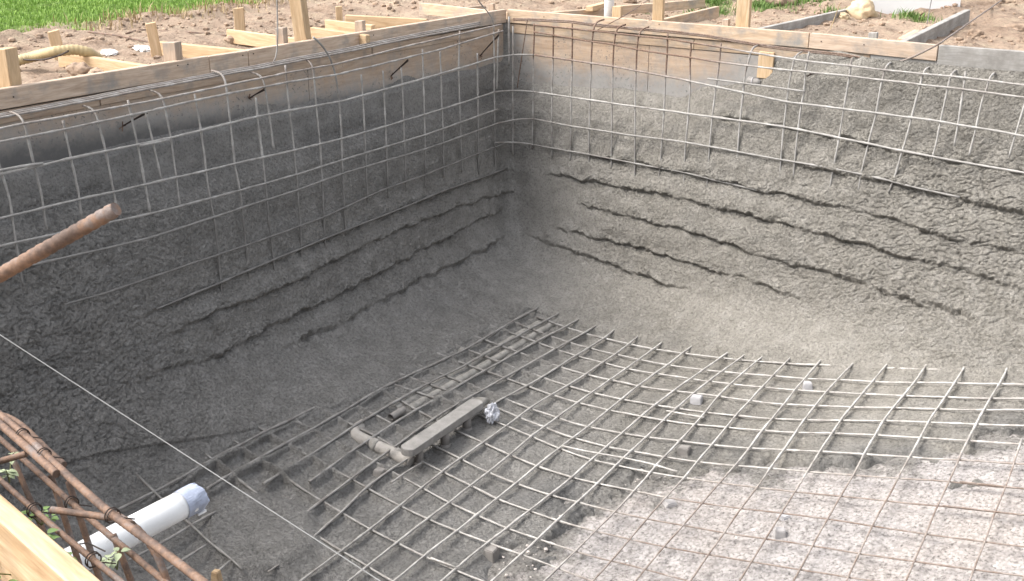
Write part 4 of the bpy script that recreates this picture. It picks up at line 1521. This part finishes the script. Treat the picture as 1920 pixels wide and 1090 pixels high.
# spacers under the mat
def block(px, py, w, label, mat, lift=-.012, rz=None, h=.05, group=None):
    P = FL(px, py, lift)
    mb = MB()
    a = rz if rz is not None else random.uniform(0, 1.5)
    ca, sa = math.cos(a), math.sin(a)
    R = np.array([[ca, -sa, 0], [sa, ca, 0], [0, 0, 1]])
    s0, s1 = w * .5, w * .38
    V = np.array([(-s0, -s0, -h), (s0, -s0, -h), (s0, s0, -h), (-s0, s0, -h), (-s1, -s1, 0), (s1, -s1, 0), (s1, s1, 0), (-s1, s1, 0),
                  (-s1 * .2, -s1, 0), (s1 * .2, -s1, 0)])[:8]
    V = V + RNG.normal(0, w * .025, V.shape)
    mb.add(V @ R.T + P, [(3, 2, 1, 0), (4, 5, 6, 7), (0, 1, 5, 4), (1, 2, 6, 5), (2, 3, 7, 6), (3, 0, 4, 7)])
    o = mb.build("concrete_spacer", mat, None)
    bm = bmesh.new(); bm.from_mesh(o.data)
    bmesh.ops.bevel(bm, geom=list(bm.edges), offset=.004, segments=2, affect='EDGES')
    bm.to_mesh(o.data); bm.free()
    return tag(o, label, "spacer", group)
M_PALEB = mat_simple("pale_block", (.40, .39, .395), .85, .1, 25, .4)
block(1306, 742, .078, "pale grey concrete spacer block under a bar crossing, larger of two pale ones", M_PALEB, .004, .3)
block(1515, 717, .058, "small pale grey concrete spacer block by the mat edge near the paler wall", M_PALEB, .004, .6)
block(1283, 838, .075, "cement-grey spacer block propping the mat where the bare base begins", M_DBLOCK, -.008, .2, .07)
block(1256, 940, .072, "grey tile-like spacer lying tilted on the bare pale base", M_BLOCK, -.045, .9, .02)
block(1463, 992, .062, "grey spacer block on the bare base below a pale chip", M_BLOCK, -.03, .5, .045)
block(1470, 966, .060, "pale flat chip of stone under the rusty bars", M_PALEB, -.05, 1.1, .018)
block(921, 1028, .075, "cement-grey spacer block under the mat near the ragged cement edge", M_DBLOCK, -.012, .1, .06)
block(866, 654, .050, "small cement-covered spacer block under the mat beside the drain pipes", M_GREYPVC, .002, .4, .04)
block(1185, 695, .10, "low dark wet spacer lump sunk in cement under the mat", M_DBLOCK, -.035, .7, .02)
block(712, 880, .07, "dark spacer block with wire beside the thick elbow pipe", M_DBLOCK, -.012, .2, .05)
block(405, 1070, .045, "brown stub of wood sticking out of the cement near the white pipe", M_PINE, .03, .3, .06)

def crumple(name, P, s, mat, label, cat, seed, flat=1.0, wrap=.55):
    bm = bmesh.new()
    bmesh.ops.create_icosphere(bm, subdivisions=4, radius=1.0)
    V = np.array([v.co[:] for v in bm.verts])
    F = [[v.index for v in f.verts] for f in bm.faces]
    bm.free()
    k = 1 + wrap * (.5 - np.abs(noise3(V * 1.6, seed))) * 1.2 + .30 * noise3(V * 3.3, seed + 1) - .25 * np.abs(noise3(V * 6, seed + 2))
    V = V * k[:, None] * np.array(s)
    mb = MB(); mb.add(V + P, F)
    o = mb.build(name, mat, None, False)
    return tag(o, label, cat)
bagP = FL(923, 776, .03)
crumple("plastic_wad", bagP, (.036, .036, .055), M_BAG, "crumpled translucent plastic wad caught on the mat beside the drain plate", "plastic", 31)

# small stones on the base
def pebbles():
    v, f, n0 = [], [], 0
    protos = [rock_mesh(40 + s, 1, .7) for s in range(5)]
    for _ in range(5200):
        x, y = RNG.uniform(1.6, 4.8), RNG.uniform(-4.8, -2.4)
        sd = poly_sd(np.array([[x, y]]), EDGE_POLY)[0]
        if sd < -.22 or (sd < 0 and random.random() < .5) or (sd > .35 and random.random() < .3):
            continue
        V, F = protos[random.randrange(5)]
        s = .0035 + .011 * random.random() ** 4
        z = float(zbar(x, y)) - (.080 if sd > 0 else .05)
        v.append(V * s + (x, y, z + s * .3)); f.append(np.array(F) + n0); n0 += len(V)
    o = mesh_np("loose_stones", np.vstack(v), np.vstack(f), mat_simple("base_stone", (.50, .455, .42), .95, .3, 8, .5), smooth=False)
    o["kind"] = "stuff"
    tag(o, "small loose stones on the bare pale base", "stones")
pebbles()

# ------------------------------------------------------------------ near side: pipe, rusty cage, string
pv = thing("pvc_pipe", (3.18, -6.3, -.45), "white plastic pipe with its end taped shut, poking out under the rusty bars", "pipe")
def build_pvc():
    r = .0345
    y0, y1 = -6.62, on_z(366, 935, -.45)[1]
    x = 3.185
    ys = np.r_[np.linspace(y0, y1, 8)]
    mb = MB(); mb.tube([(x, y, -.45) for y in ys], r, 28); mb.build("pipe_body", M_PVC, pv, True)
    # tape: cap with crumpled folds
    n, sides = 7, 40
    V, F = [], []
    a = np.arange(sides) * 2 * math.pi / sides
    prof = [(-.045, 1.035), (-.02, 1.045), (.0, 1.04), (.012, 1.0), (.018, .82), (.014, .45), (.012, .04)]
    for k, (dy, s) in enumerate(prof):
        rr = r * s * (1 + (.11 * noise3(np.stack([np.cos(a) * 2, np.sin(a) * 2, np.full(sides, k * .6)], -1), 620) if k > 0 else 0))
        fold = np.where((k > 1), .016 * noise3(np.stack([np.cos(a) * 3, np.sin(a) * 3, np.full(sides, k * .4)], -1), 621), 0)
        V.append(np.stack([x + rr * np.cos(a), np.full(sides, y1 + dy) + fold, -.45 + rr * np.sin(a)], -1))
    V = np.concatenate(V)
    for k in range(len(prof) - 1):
        for i in range(sides):
            p, q = k * sides + i, k * sides + (i + 1) % sides
            F.append((p, q, q + sides, p + sides))
    F.append(tuple((len(prof) - 1) * sides + i for i in range(sides)))
    mb = MB(); mb.add(V, F); mb.build("tape", M_TAPE, pv, False)
    mb = MB(); mb.box(np.array([x + .010, y1 + .004, -.45 - .036]), .022, .026, .005); mb.build("tape_flap", M_PVC, pv)
build_pvc()

def on_near(px, py, d):
    D = ray(px, py)
    n = np.array([NEAR_N[0], NEAR_N[1], 0])
    c = n[:2] @ NEAR_P + d
    t = (c - n @ CAM) / (n @ D)
    return CAM + D * t

cage_near = thing("rebar_cage", near_pt(3.4, .16, -1.0), "bare rusty rebar cage over the white pipe by the fresh pine board", "rebar cage")
def rbar(pts, r, name="bar", ribs=True, step=.0032, parent=None, sm=3, rib=.05):
    q = smooth_path(resample(pts, .03), sm)
    q = resample(q, step)
    i = np.arange(len(q))
    rr = r * (1 + (rib * np.array([0, 0, 1, 1])[i % 4] if ribs else 0)) * (1 + .03 * noise3(q * 40, 640))
    mb = MB(); mb.tube(q, rr, 10)
    return mb.build(name, M_RUST, parent or cage_near, True)
def ext2(pts, a=.9, b=.9):
    pts = [np.asarray(p) for p in pts]
    d0 = (pts[0] - pts[1]) / np.linalg.norm(pts[0] - pts[1])
    d1 = (pts[-1] - pts[-2]) / np.linalg.norm(pts[-1] - pts[-2])
    return ([pts[0] + d0 * a] if a else []) + pts + ([pts[-1] + d1 * b] if b else [])
rbar(ext2([on_z(px, py, -.03) for px, py in [(0, 778), (60, 828), (100, 868), (200, 958), (290, 1022), (365, 1080)]], 1.0, .6), .0071)
rbar(ext2([on_z(px, py, -.03) for px, py in [(0, 795), (60, 848), (106, 889)]], 1.0, 0), .0074)
rbar(ext2([on_z(px, py, -.13) for px, py in [(0, 823), (60, 876), (130, 940), (210, 1008), (290, 1075)]], 1.0, .6), .0058)
rbar(ext2([on_z(px, py, -.08) for px, py in [(0, 900), (70, 962), (140, 1022), (215, 1082)]], 1.0, .6), .0053)
# stirrups: hooked over the top bars and running down into the pool
def stirrup(top, low, d=.15, dep=-1.35, r=.0058, hook=True):
    a = on_near(*top, d); b = on_near(*low, d)
    v = (b - a) / np.linalg.norm(b - a)
    e = a + v * ((dep - a[2]) / v[2])
    pts = [a, b, e]
    if hook:
        inn = np.array([NEAR_N[0], NEAR_N[1], 0])
        al = np.array([NEAR_U[0], NEAR_U[1], 0])
        pts = [a + al * -.10 + np.array([0, 0, .012]), a + al * -.05 + np.array([0, 0, .010]), a + np.array([0, 0, .0])] + pts[1:]
    rbar(pts, r, sm=1)
stirrup((232, 974), (262, 992), .15, -.06, .0062, False)
rbar([on_near(px, py, d) for px, py, d in [(205, 962, .15), (235, 974, .15), (268, 995, .155), (288, 1020, .16), (300, 1050, .16), (312, 1080, .16), (340, 1180, .16)]], .0062, sm=2)
rbar([on_near(px, py, d) for px, py, d in [(-30, 772, .16), (5, 778, .16), (32, 788, .165), (60, 815, .17), (88, 845, .17), (112, 862, .17), (120, 872, .17)]], .0062, sm=2)
for top, low, d in (((22, 855), (60, 945), .17), ((95, 890), (130, 1000), .2), ((128, 902), (172, 1040), .17), ((212, 1002), (242, 1080), .16)):
    a = on_near(*top, d); b = on_near(*low, d)
    v = (b - a) / np.linalg.norm(b - a)
    rbar([a, b, a + v * ((-1.5 - a[2]) / v[2])], .006)
# short cross ties
for a, b in (((-10, 868), (50, 851)), ((97, 956), (208, 971))):
    rbar([on_z(*a, -.06), on_z(*b, -.045)], .0062)
# tie wires
def tie(px, py, z, r=.013, seed=0):
    P = on_z(px, py, z)
    t = np.linspace(0, 2 * math.pi * 1.6, 26)
    u = np.array([NEAR_N[0], NEAR_N[1], 0])
    pts = P + np.outer(np.cos(t), u) * r + np.outer(np.sin(t), (0, 0, 1)) * r + np.outer(t, (NEAR_U[0], NEAR_U[1], 0)) * .0012
    pts = np.vstack([pts, pts[-1] + (.02, .012, .012), pts[-1] + (.03, .03, .004)])
    mb = MB(); mb.tube(pts, .0013, 5); mb.build("tie_wire", M_WIRE, cage_near)
for px, py, z in ((40, 815, -.03), (80, 852, -.03), (208, 965, -.03), (62, 955, -.08), (132, 942, -.13), (172, 1048, -.08)):
    tie(px, py, z)
mb = MB(); w0 = [on_near(px, py, .12) for px, py in [(150, 1020), (165, 1018), (180, 1026), (197, 1034)]]
mb.tube(smooth_path(resample(w0, .01), 2), .0014, 5); mb.build("tie_wire", M_WIRE, cage_near)

# loose bar that leans into the view
fb = tag(rbar([CAM + ray(218, 392) * 1.27, CAM + ray(0, 516) * 1.33, CAM + ray(-430, 760) * 1.42], .0079, "loose_rebar", True, .0032, None, 0, .12), "thick ribbed rusty rebar sticking up at an angle over the near corner", "rebar")
fb.parent = None
fb.data.transform(Matrix.Translation(cage_near.location))

# taut mason's line
s0, s1 = on_z(0, 628, .004), on_z(690, 1075, .004)
dv = (s1 - s0) / np.linalg.norm(s1 - s0)
a = s0 - dv * (s0[0] + .02) / dv[0]
tt = np.linspace(0, 1, 2)
# ends: over the left plank and on the near form
k = 0.0
while near_y((s1 + dv * k)[0]) + .0 < (s1 + dv * k)[1] and k < 2.5:
    k += .01
b = s1 + dv * k
mb = MB(); mb.tube([a, s0, s1, b], .0009, 5)
tag(mb.build("string_line", M_NYLON), "thin white taut string stretched across the near part of the pool", "string")

# form ties: wire struts from cage to form
TIE_AT = ["below the paper scraps", "under the thin upright wire", "below the stacked pine boards", "next to the far pool corner"]
for ti, ((ax_, ay_), (bx_, by_)) in enumerate((((230, 237), (275, 210)), ((467, 185), (495, 167)), ((733, 143), (765, 112)), ((900, 105), (935, 65)))):
    A_ = on_x(ax_, ay_, -.008); B_ = on_left(bx_, by_, .01)
    t_ = thing("form_tie", A_, "dark knotted wire tie between cage and weathered form, " + TIE_AT[ti], "wire tie", "wire ties on the darker wall")
    mb = MB()
    mb.tube([A_, B_], .0042, 6); mb.tube([A_ + (0, .006, .004), B_ + (0, .004, -.008)], .003, 5)
    mb.build("strut", M_WIRE, t_)
    mb = MB()
    for k in range(5):
        dv_ = RNG.normal(0, 1, 3); dv_ /= np.linalg.norm(dv_)
        dv_[0] = abs(dv_[0]) * .6
        mb.tube([A_, A_ + dv_ * .028], .003, 5)
    mb.build("knot", M_RUST, t_)
P = on_right(1414, 153, .0)
t_ = thing("bar_cap", P, "grey plastic cap pushed over a bar in front of the tan cleat", "cap")
mb = MB()
mb.tube([P + (-.045, 0, .004), P + (-.04, 0, .004), P + (.02, 0, -.003), P + (.045, 0, -.006)], [.016, .024, .023, .015], 14); mb.build("cap_body", M_DBLOCK, t_, True)
mb = MB(); mb.tube([P + (-.012, 0, .001), P + (-.004, 0, .001)], .027, 14); mb.build("collar", M_BLOCK, t_, True)
P = on_right(1518, 141, -.02)
t_ = thing("form_tie", P, "short dark wire tie at the top of the filled paler wall", "wire tie")
mb = MB(); mb.tube([P + (0, .13, 0), P], .0042, 6); mb.build("strut", M_WIRE, t_)
mb = MB(); mb.tube([P + (.012, -.005, .01), P + (-.014, -.01, -.008)], .006, 6); mb.build("knot", M_WIRE, t_)

# ------------------------------------------------------------------ behind the left form
def gpt(px, py, dz=0.0):
    P = on_z(px, py, GZ)
    for _ in range(4):
        P = on_z(px, py, float(ground_z(P[None, :2])[0]) + dz)
    return P
def top_over(P, px, py):
    """height at which the pixel's ray passes over the point P"""
    d = ray(px, py)
    t = ((P[:2] - CAM[:2]) @ d[:2]) / (d[:2] @ d[:2])
    return float(CAM[2] + d[2] * t)
def stake_out(bx, by, tx, ty, w, d, rz, mat, label, lean=(0, 0)):
    P = gpt(bx, by)
    return post("wood_stake", P, top_over(P, tx, ty), w, d, rz, mat, label, lean=lean)
def stake_near(side, px, ty, w, d, mat, label, off=.075, rz=0.0, lean=(0, 0)):
    P = on_x(px, ty, -off) if side == 'L' else on_y(px, ty, off)
    base = np.array([P[0], P[1], float(ground_z(P[None, :2])[0])])
    return post("wood_stake", base, float(P[2]), w, d, rz, mat, label, lean=lean)

stake_near('L', 8, 91, .085, .085, M_PINE, "thick square pine stake behind the weathered form, by the hose end", .09, .3)
stake_out(118, 114, 98, 58, .07, .036, .9, M_PINE, "pine stake nailed to the brace that the corrugated hose lies over", (-.02, -.03))
stake_out(297, 106, 287, 43, .065, .036, .9, M_PINE, "leaning pine stake beside the white paper scraps", (-.02, -.02))
stake_near('L', 322, 79, .088, .06, M_PLANK, "short weathered stake with a sawn flat top next to the plank joint", .075, .2)
stake_out(452, 78, 445, 15, .07, .036, .7, M_PINE, "pine stake with a clod of soil at its foot, away from the form", (0, 0))
stake_near('L', 527, 52, .06, .05, M_PLANK, "short weathered stake beside the thin upright wire", .075, .2)
stake_near('L', 566, -40, .085, .07, M_PINE, "tall pine post rising behind the weathered form", .085, .25, lean=(-.03, -.03))
stake_out(637, 52, 635, 12, .05, .036, .8, M_PINE, "small pine stake at the end of a low pine beam", (0, 0))
stake_near('L', 675, 39, .06, .045, M_PLANK, "stub of weathered stake in front of the stacked pine boards", .075, .2)
stake_near('L', 922, 7, .045, .04, M_PLANK, "tiny grey stake stub behind the far pool corner", .075, .2)
stake_out(789, 24, 789, 3, .05, .05, .3, M_PLANK, "grey-brown wooden peg in the soil near the far corner", (0, 0))

def brace(a, b, za, zb, mat, label, w=.038, h=.09, name="timber_brace"):
    o = plank(name, on_z(*a, za), on_z(*b, zb), w, h, mat)
    return tag(o, label, "timber")
brace((112, 97), (310, 128), -.035, -.03, M_PINE, "pine brace running from the hose to the weathered form")
brace((300, 78), (500, 98), -.03, -.03, M_PINE, "pine brace between the leaning stake and the weathered form")
brace((428, 55), (590, 76), -.03, -.03, M_PINE, "pine brace behind the short weathered stake and upright wire")
brace((585, 51), (690, 66), -.01, -.01, M_PINE, "low pine beam beside the tall pine post")
brace((612, 37), (700, 47), .0, .0, M_PINE, "pine board lying across the others behind the stub stake")
brace((648, 28), (800, 36), .02, .0, M_PINE, "uppermost pale pine board of the stack behind the weathered form")
brace((788, 5), (960, 24), -.02, -.03, M_TAN, "long dusty board lying on soil towards the far corner")
brace((850, 16), (905, 10), -.06, -.06, M_PLANK, "short grey-brown offcut on soil near the far corner", .03, .06)

# hose
hp = smooth_path(resample([on_z(px, py, z) for px, py, z in ((-70, 132, -.09), (18, 118, -.07), (60, 107, -.04), (100, 97, .005), (140, 93, .01), (165, 98, -.01), (184, 110, -.07))], .008), 6)
i = np.arange(len(hp))
mb = MB(); mb.tube(hp, .030 + .0022 * np.cos(i * 2.1), 14)
hose = thing("corrugated_hose", hp[len(hp) // 2], "tan corrugated hose arching over a pine brace", "hose")
mb.build("hose_body", M_HOSE, hose, True)
mb = MB()
q = smooth_path(resample([on_z(px, py, z) for px, py, z in ((18, 106, -.05), (50, 113, -.05), (85, 112, -.04), (115, 103, -.01), (128, 96, .03))], .02), 2)
mb.tube(q, .006, 6)
tag(mb.build("black_cable", M_WIRE), "thin black cable hanging beside the corrugated hose", "cable")

for k, (px, py, s) in enumerate(((268, 92, .07), (205, 99, .055), (290, 88, .03))):
    crumple("paper_scrap", gpt(px, py, .02), (s, s * .6, .018), M_TARP, ["crumpled white paper scrap beside the leaning stake", "crumpled white paper scrap between hose and leaning stake", "tiny white paper scrap at the leaning stake's foot"][k], "paper", 60 + k)
# straight rusty rods on the soil
for (a, b), lab in ((((236, 63), (283, 56)), "short rusty rod on soil up-slope of the leaning stake"), (((300, 60), (425, 67)), "long rusty rod on soil towards the clod-footed stake"), (((165, 60), (282, 80)), "rusty rod on soil between hose and leaning stake")):
    A_, B_ = gpt(*a, .008), gpt(*b, .008)
    mb = MB(); mb.tube([A_, (A_ + B_) / 2 + (0, 0, .01), B_], .006, 6)
    tag(mb.build("rusty_rod", M_RUST), lab, "rod")

def rock(px, py, s, label, mat=M_ROCK, seed=1, flat=.75, cat="clod"):
    V, F = rock_mesh(seed, 4, flat)
    V = V * (1 + .05 * noise3(V * 7, seed + 9))[:, None]
    P = gpt(px, py)
    mb = MB(); mb.add(V * s + P + (0, 0, s * flat * .45), F)
    return tag(mb.build("soil_clod" if cat == "clod" else "rock", mat, None, True), label, cat)
rock(150, 140, .065, "wide dark clod under the pine brace by the hose", seed=3)
rock(182, 146, .045, "small clod at the weathered form below the hose brace", seed=4)
rock(440, 82, .06, "clod heaped at the foot of a pine stake", seed=5)
rock(1613, 35, .115, "big rounded pale sandstone lump at the end of a grey board", M_LUMP, 6, .95, "rock")
rock(1583, 36, .045, "small pale rock beside the big sandstone lump", M_LUMP, 7, .7, "rock")
rock(1460, 8, .12, "large tan clod in the grass beyond the tall tan post", seed=8)
rock(1540, 2, .10, "tan clod between the grass and the white panel", seed=9)
rock(1850, 40, .07, "brown clod on bare soil right of the end board", seed=10)
rock(1900, 62, .09, "wide low brown clod on bare soil by the grey planks", seed=11, flat=.5)
rock(1830, 68, .05, "little brown clod near the bar that crosses the plank", seed=12)
rock(1180, 6, .06, "clod on soil behind the white upright pipe", seed=13)
rock(1300, 6, .10, "tan clod on the soil bank beyond the tan form", seed=14)
rock(1385, 18, .06, "small tan clod near the tall tan post", seed=15)

# ------------------------------------------------------------------ behind the right form
P = on_y(1142, 20, .13)
P = np.array([P[0], P[1], float(ground_z(P[None, :2])[0])])
mb = MB(); mb.tube([P + (0, 0, -.1), P + (0, 0, .6)], .036, 20)
mb.tube([P + (0, 0, .30), P + (0, 0, .36)], .041, 20)
tag(mb.build("upright_pipe", M_PVC, None, True), "white plastic pipe standing upright behind the tan form", "pipe")
stake_near('R', 1158, 12, .07, .036, M_PINE, "short tan stake beside the white upright pipe", .08, .1)
stake_near('R', 1238, -60, .075, .05, M_PINE, "tan post standing against the grey slanted board behind the tan form", .08, .25)
stake_near('R', 1362, 36, .045, .04, M_PLANK, "little grey stake stub next to the tall tan post", .08, .1)
stake_near('R', 1400, -60, .09, .05, M_PINE, "tall tan post standing behind the tan form amid grass", .085, .15)
stake_near('R', 1638, 61, .055, .04, M_GREYB, "grey stake stub behind the grey-stained planks", .08, .1)
brace((1006, 25), (1145, 14), -.04, -.03, M_TAN, "dusty board leading from the far corner to the white upright pipe")
brace((1150, 12), (1320, -2), -.02, .0, M_TAN, "dusty board on the soil behind the short tan stake", .038, .07)
brace((1105, 12), (1135, 4), .0, .0, M_PINE, "short tan board end beside the white upright pipe", .06, .04)
brace((1238, 37), (1345, 12), -.03, -.01, M_TAN, "grey-tan slanted board between the two tan posts")
brace((1420, 54), (1592, 16), -.03, -.04, M_GREYB, "grey weathered board slanting from the tall post to the sandstone lump")
brace((1686, 80), (1814, 18), -.03, .01, M_GREYB, "grey weathered end board slanting across the soil behind the grey planks", .045, .11)
brace((1690, 72), (1720, 56), -.07, -.05, M_TAN, "broken pale wood offcut by the slanting end board", .05, .025)
w0 = gpt(1738, 46)
mb = MB(); mb.tube([w0, w0 + (.01, .0, .15), w0 + (.03, .03, .5)], .0035, 6)
tag(mb.build("upright_wire", M_NYLON), "thin pale wire standing in the soil before the white panel", "wire")
w0 = gpt(1555, 60)
mb = MB(); mb.tube([w0, w0 + (.02, .03, .1), w0 + (.05, .02, .2)], .003, 6)
tag(mb.build("straw_stem", M_DRYGRASS), "dry straw stem bending up beside the grey slanting board", "stem")
pa_, pb_ = gpt(1600, 15), gpt(1795, 13)
pn = plank("white_panel", (pa_[0], pa_[1] + .05, .9), (pb_[0], pb_[1] + .05, .9), .05, 1.06, M_TARP)
tag(pn, "large white panel standing at the far edge of the soil", "panel")

# ------------------------------------------------------------------ weeds by the near form
def weed(P, n, h, sp, size, mat, label):
    t_ = thing("weed", P, label, "weed")
    for k in range(n):
        a = random.uniform(0, 6.28)
        tip = P + np.array([math.cos(a) * sp * random.uniform(.2, 1), math.sin(a) * sp * random.uniform(.2, 1), h * random.uniform(.5, 1)])
        st = smooth_path(np.array([P, P * .5 + tip * .5 + (0, 0, h * .15), tip]), 1)
        mb = MB(); mb.tube(st, .0013, 5); stm = mb.build("stem", M_STEM, t_)
        for m in range(random.randint(3, 5)):
            b = random.uniform(0, 6.28)
            d = np.array([math.cos(b), math.sin(b), random.uniform(-.25, .35)]); d /= np.linalg.norm(d)
            s_ = np.cross(d, (0, 0, 1)); s_ /= np.linalg.norm(s_)
            up = np.cross(s_, d)
            L = size * random.uniform(.6, 1.15)
            base = tip + d * .003
            us = np.linspace(0, 1, 7)
            wv = L * .38 * np.sin(np.pi * np.clip(us, .0, 1) ** .8)
            c = base + np.outer(us * L, d) - np.outer(us ** 2 * L * .25, (0, 0, 1))
            V = np.concatenate([c - np.outer(wv, s_) + np.outer(wv * .25, up), c, c + np.outer(wv, s_) + np.outer(wv * .25, up)])
            F = [(i, i + 1, 8 + i, 7 + i) for i in range(6)] + [(7 + i, 8 + i, 15 + i, 14 + i) for i in range(6)]
            mb = MB(); mb.add(V, F); lf = mb.build("leaf", mat, t_, True); lf.parent = stm
gn = lambda px, py, z: on_z(px, py, z)
weed(gn(18, 905, -.12), 3, .04, .05, .02, M_PALEWEED, "pale-leaved weed between the pine board and the rusty bars, by the cross tie")
weed(gn(78, 985, -.12), 4, .03, .04, .015, M_WEED, "dark leafy weed at the middle of the pine board's pool side")
weed(gn(220, 1068, -.14), 3, .03, .03, .018, M_PALEWEED, "bright weed in front of the white pipe's near end")
weed(gn(20, 1060, -.13), 7, .06, .08, .022, M_WEED, "bushy weed on soil outside the pine board")
weed(gn(55, 1088, -.13), 7, .06, .08, .022, M_WEED, "low green weed outside the pine board at its lower end")
weed(gn(5, 1015, -.13), 4, .05, .05, .02, M_WEED, "green weed sprig against the outer face of the pine board")
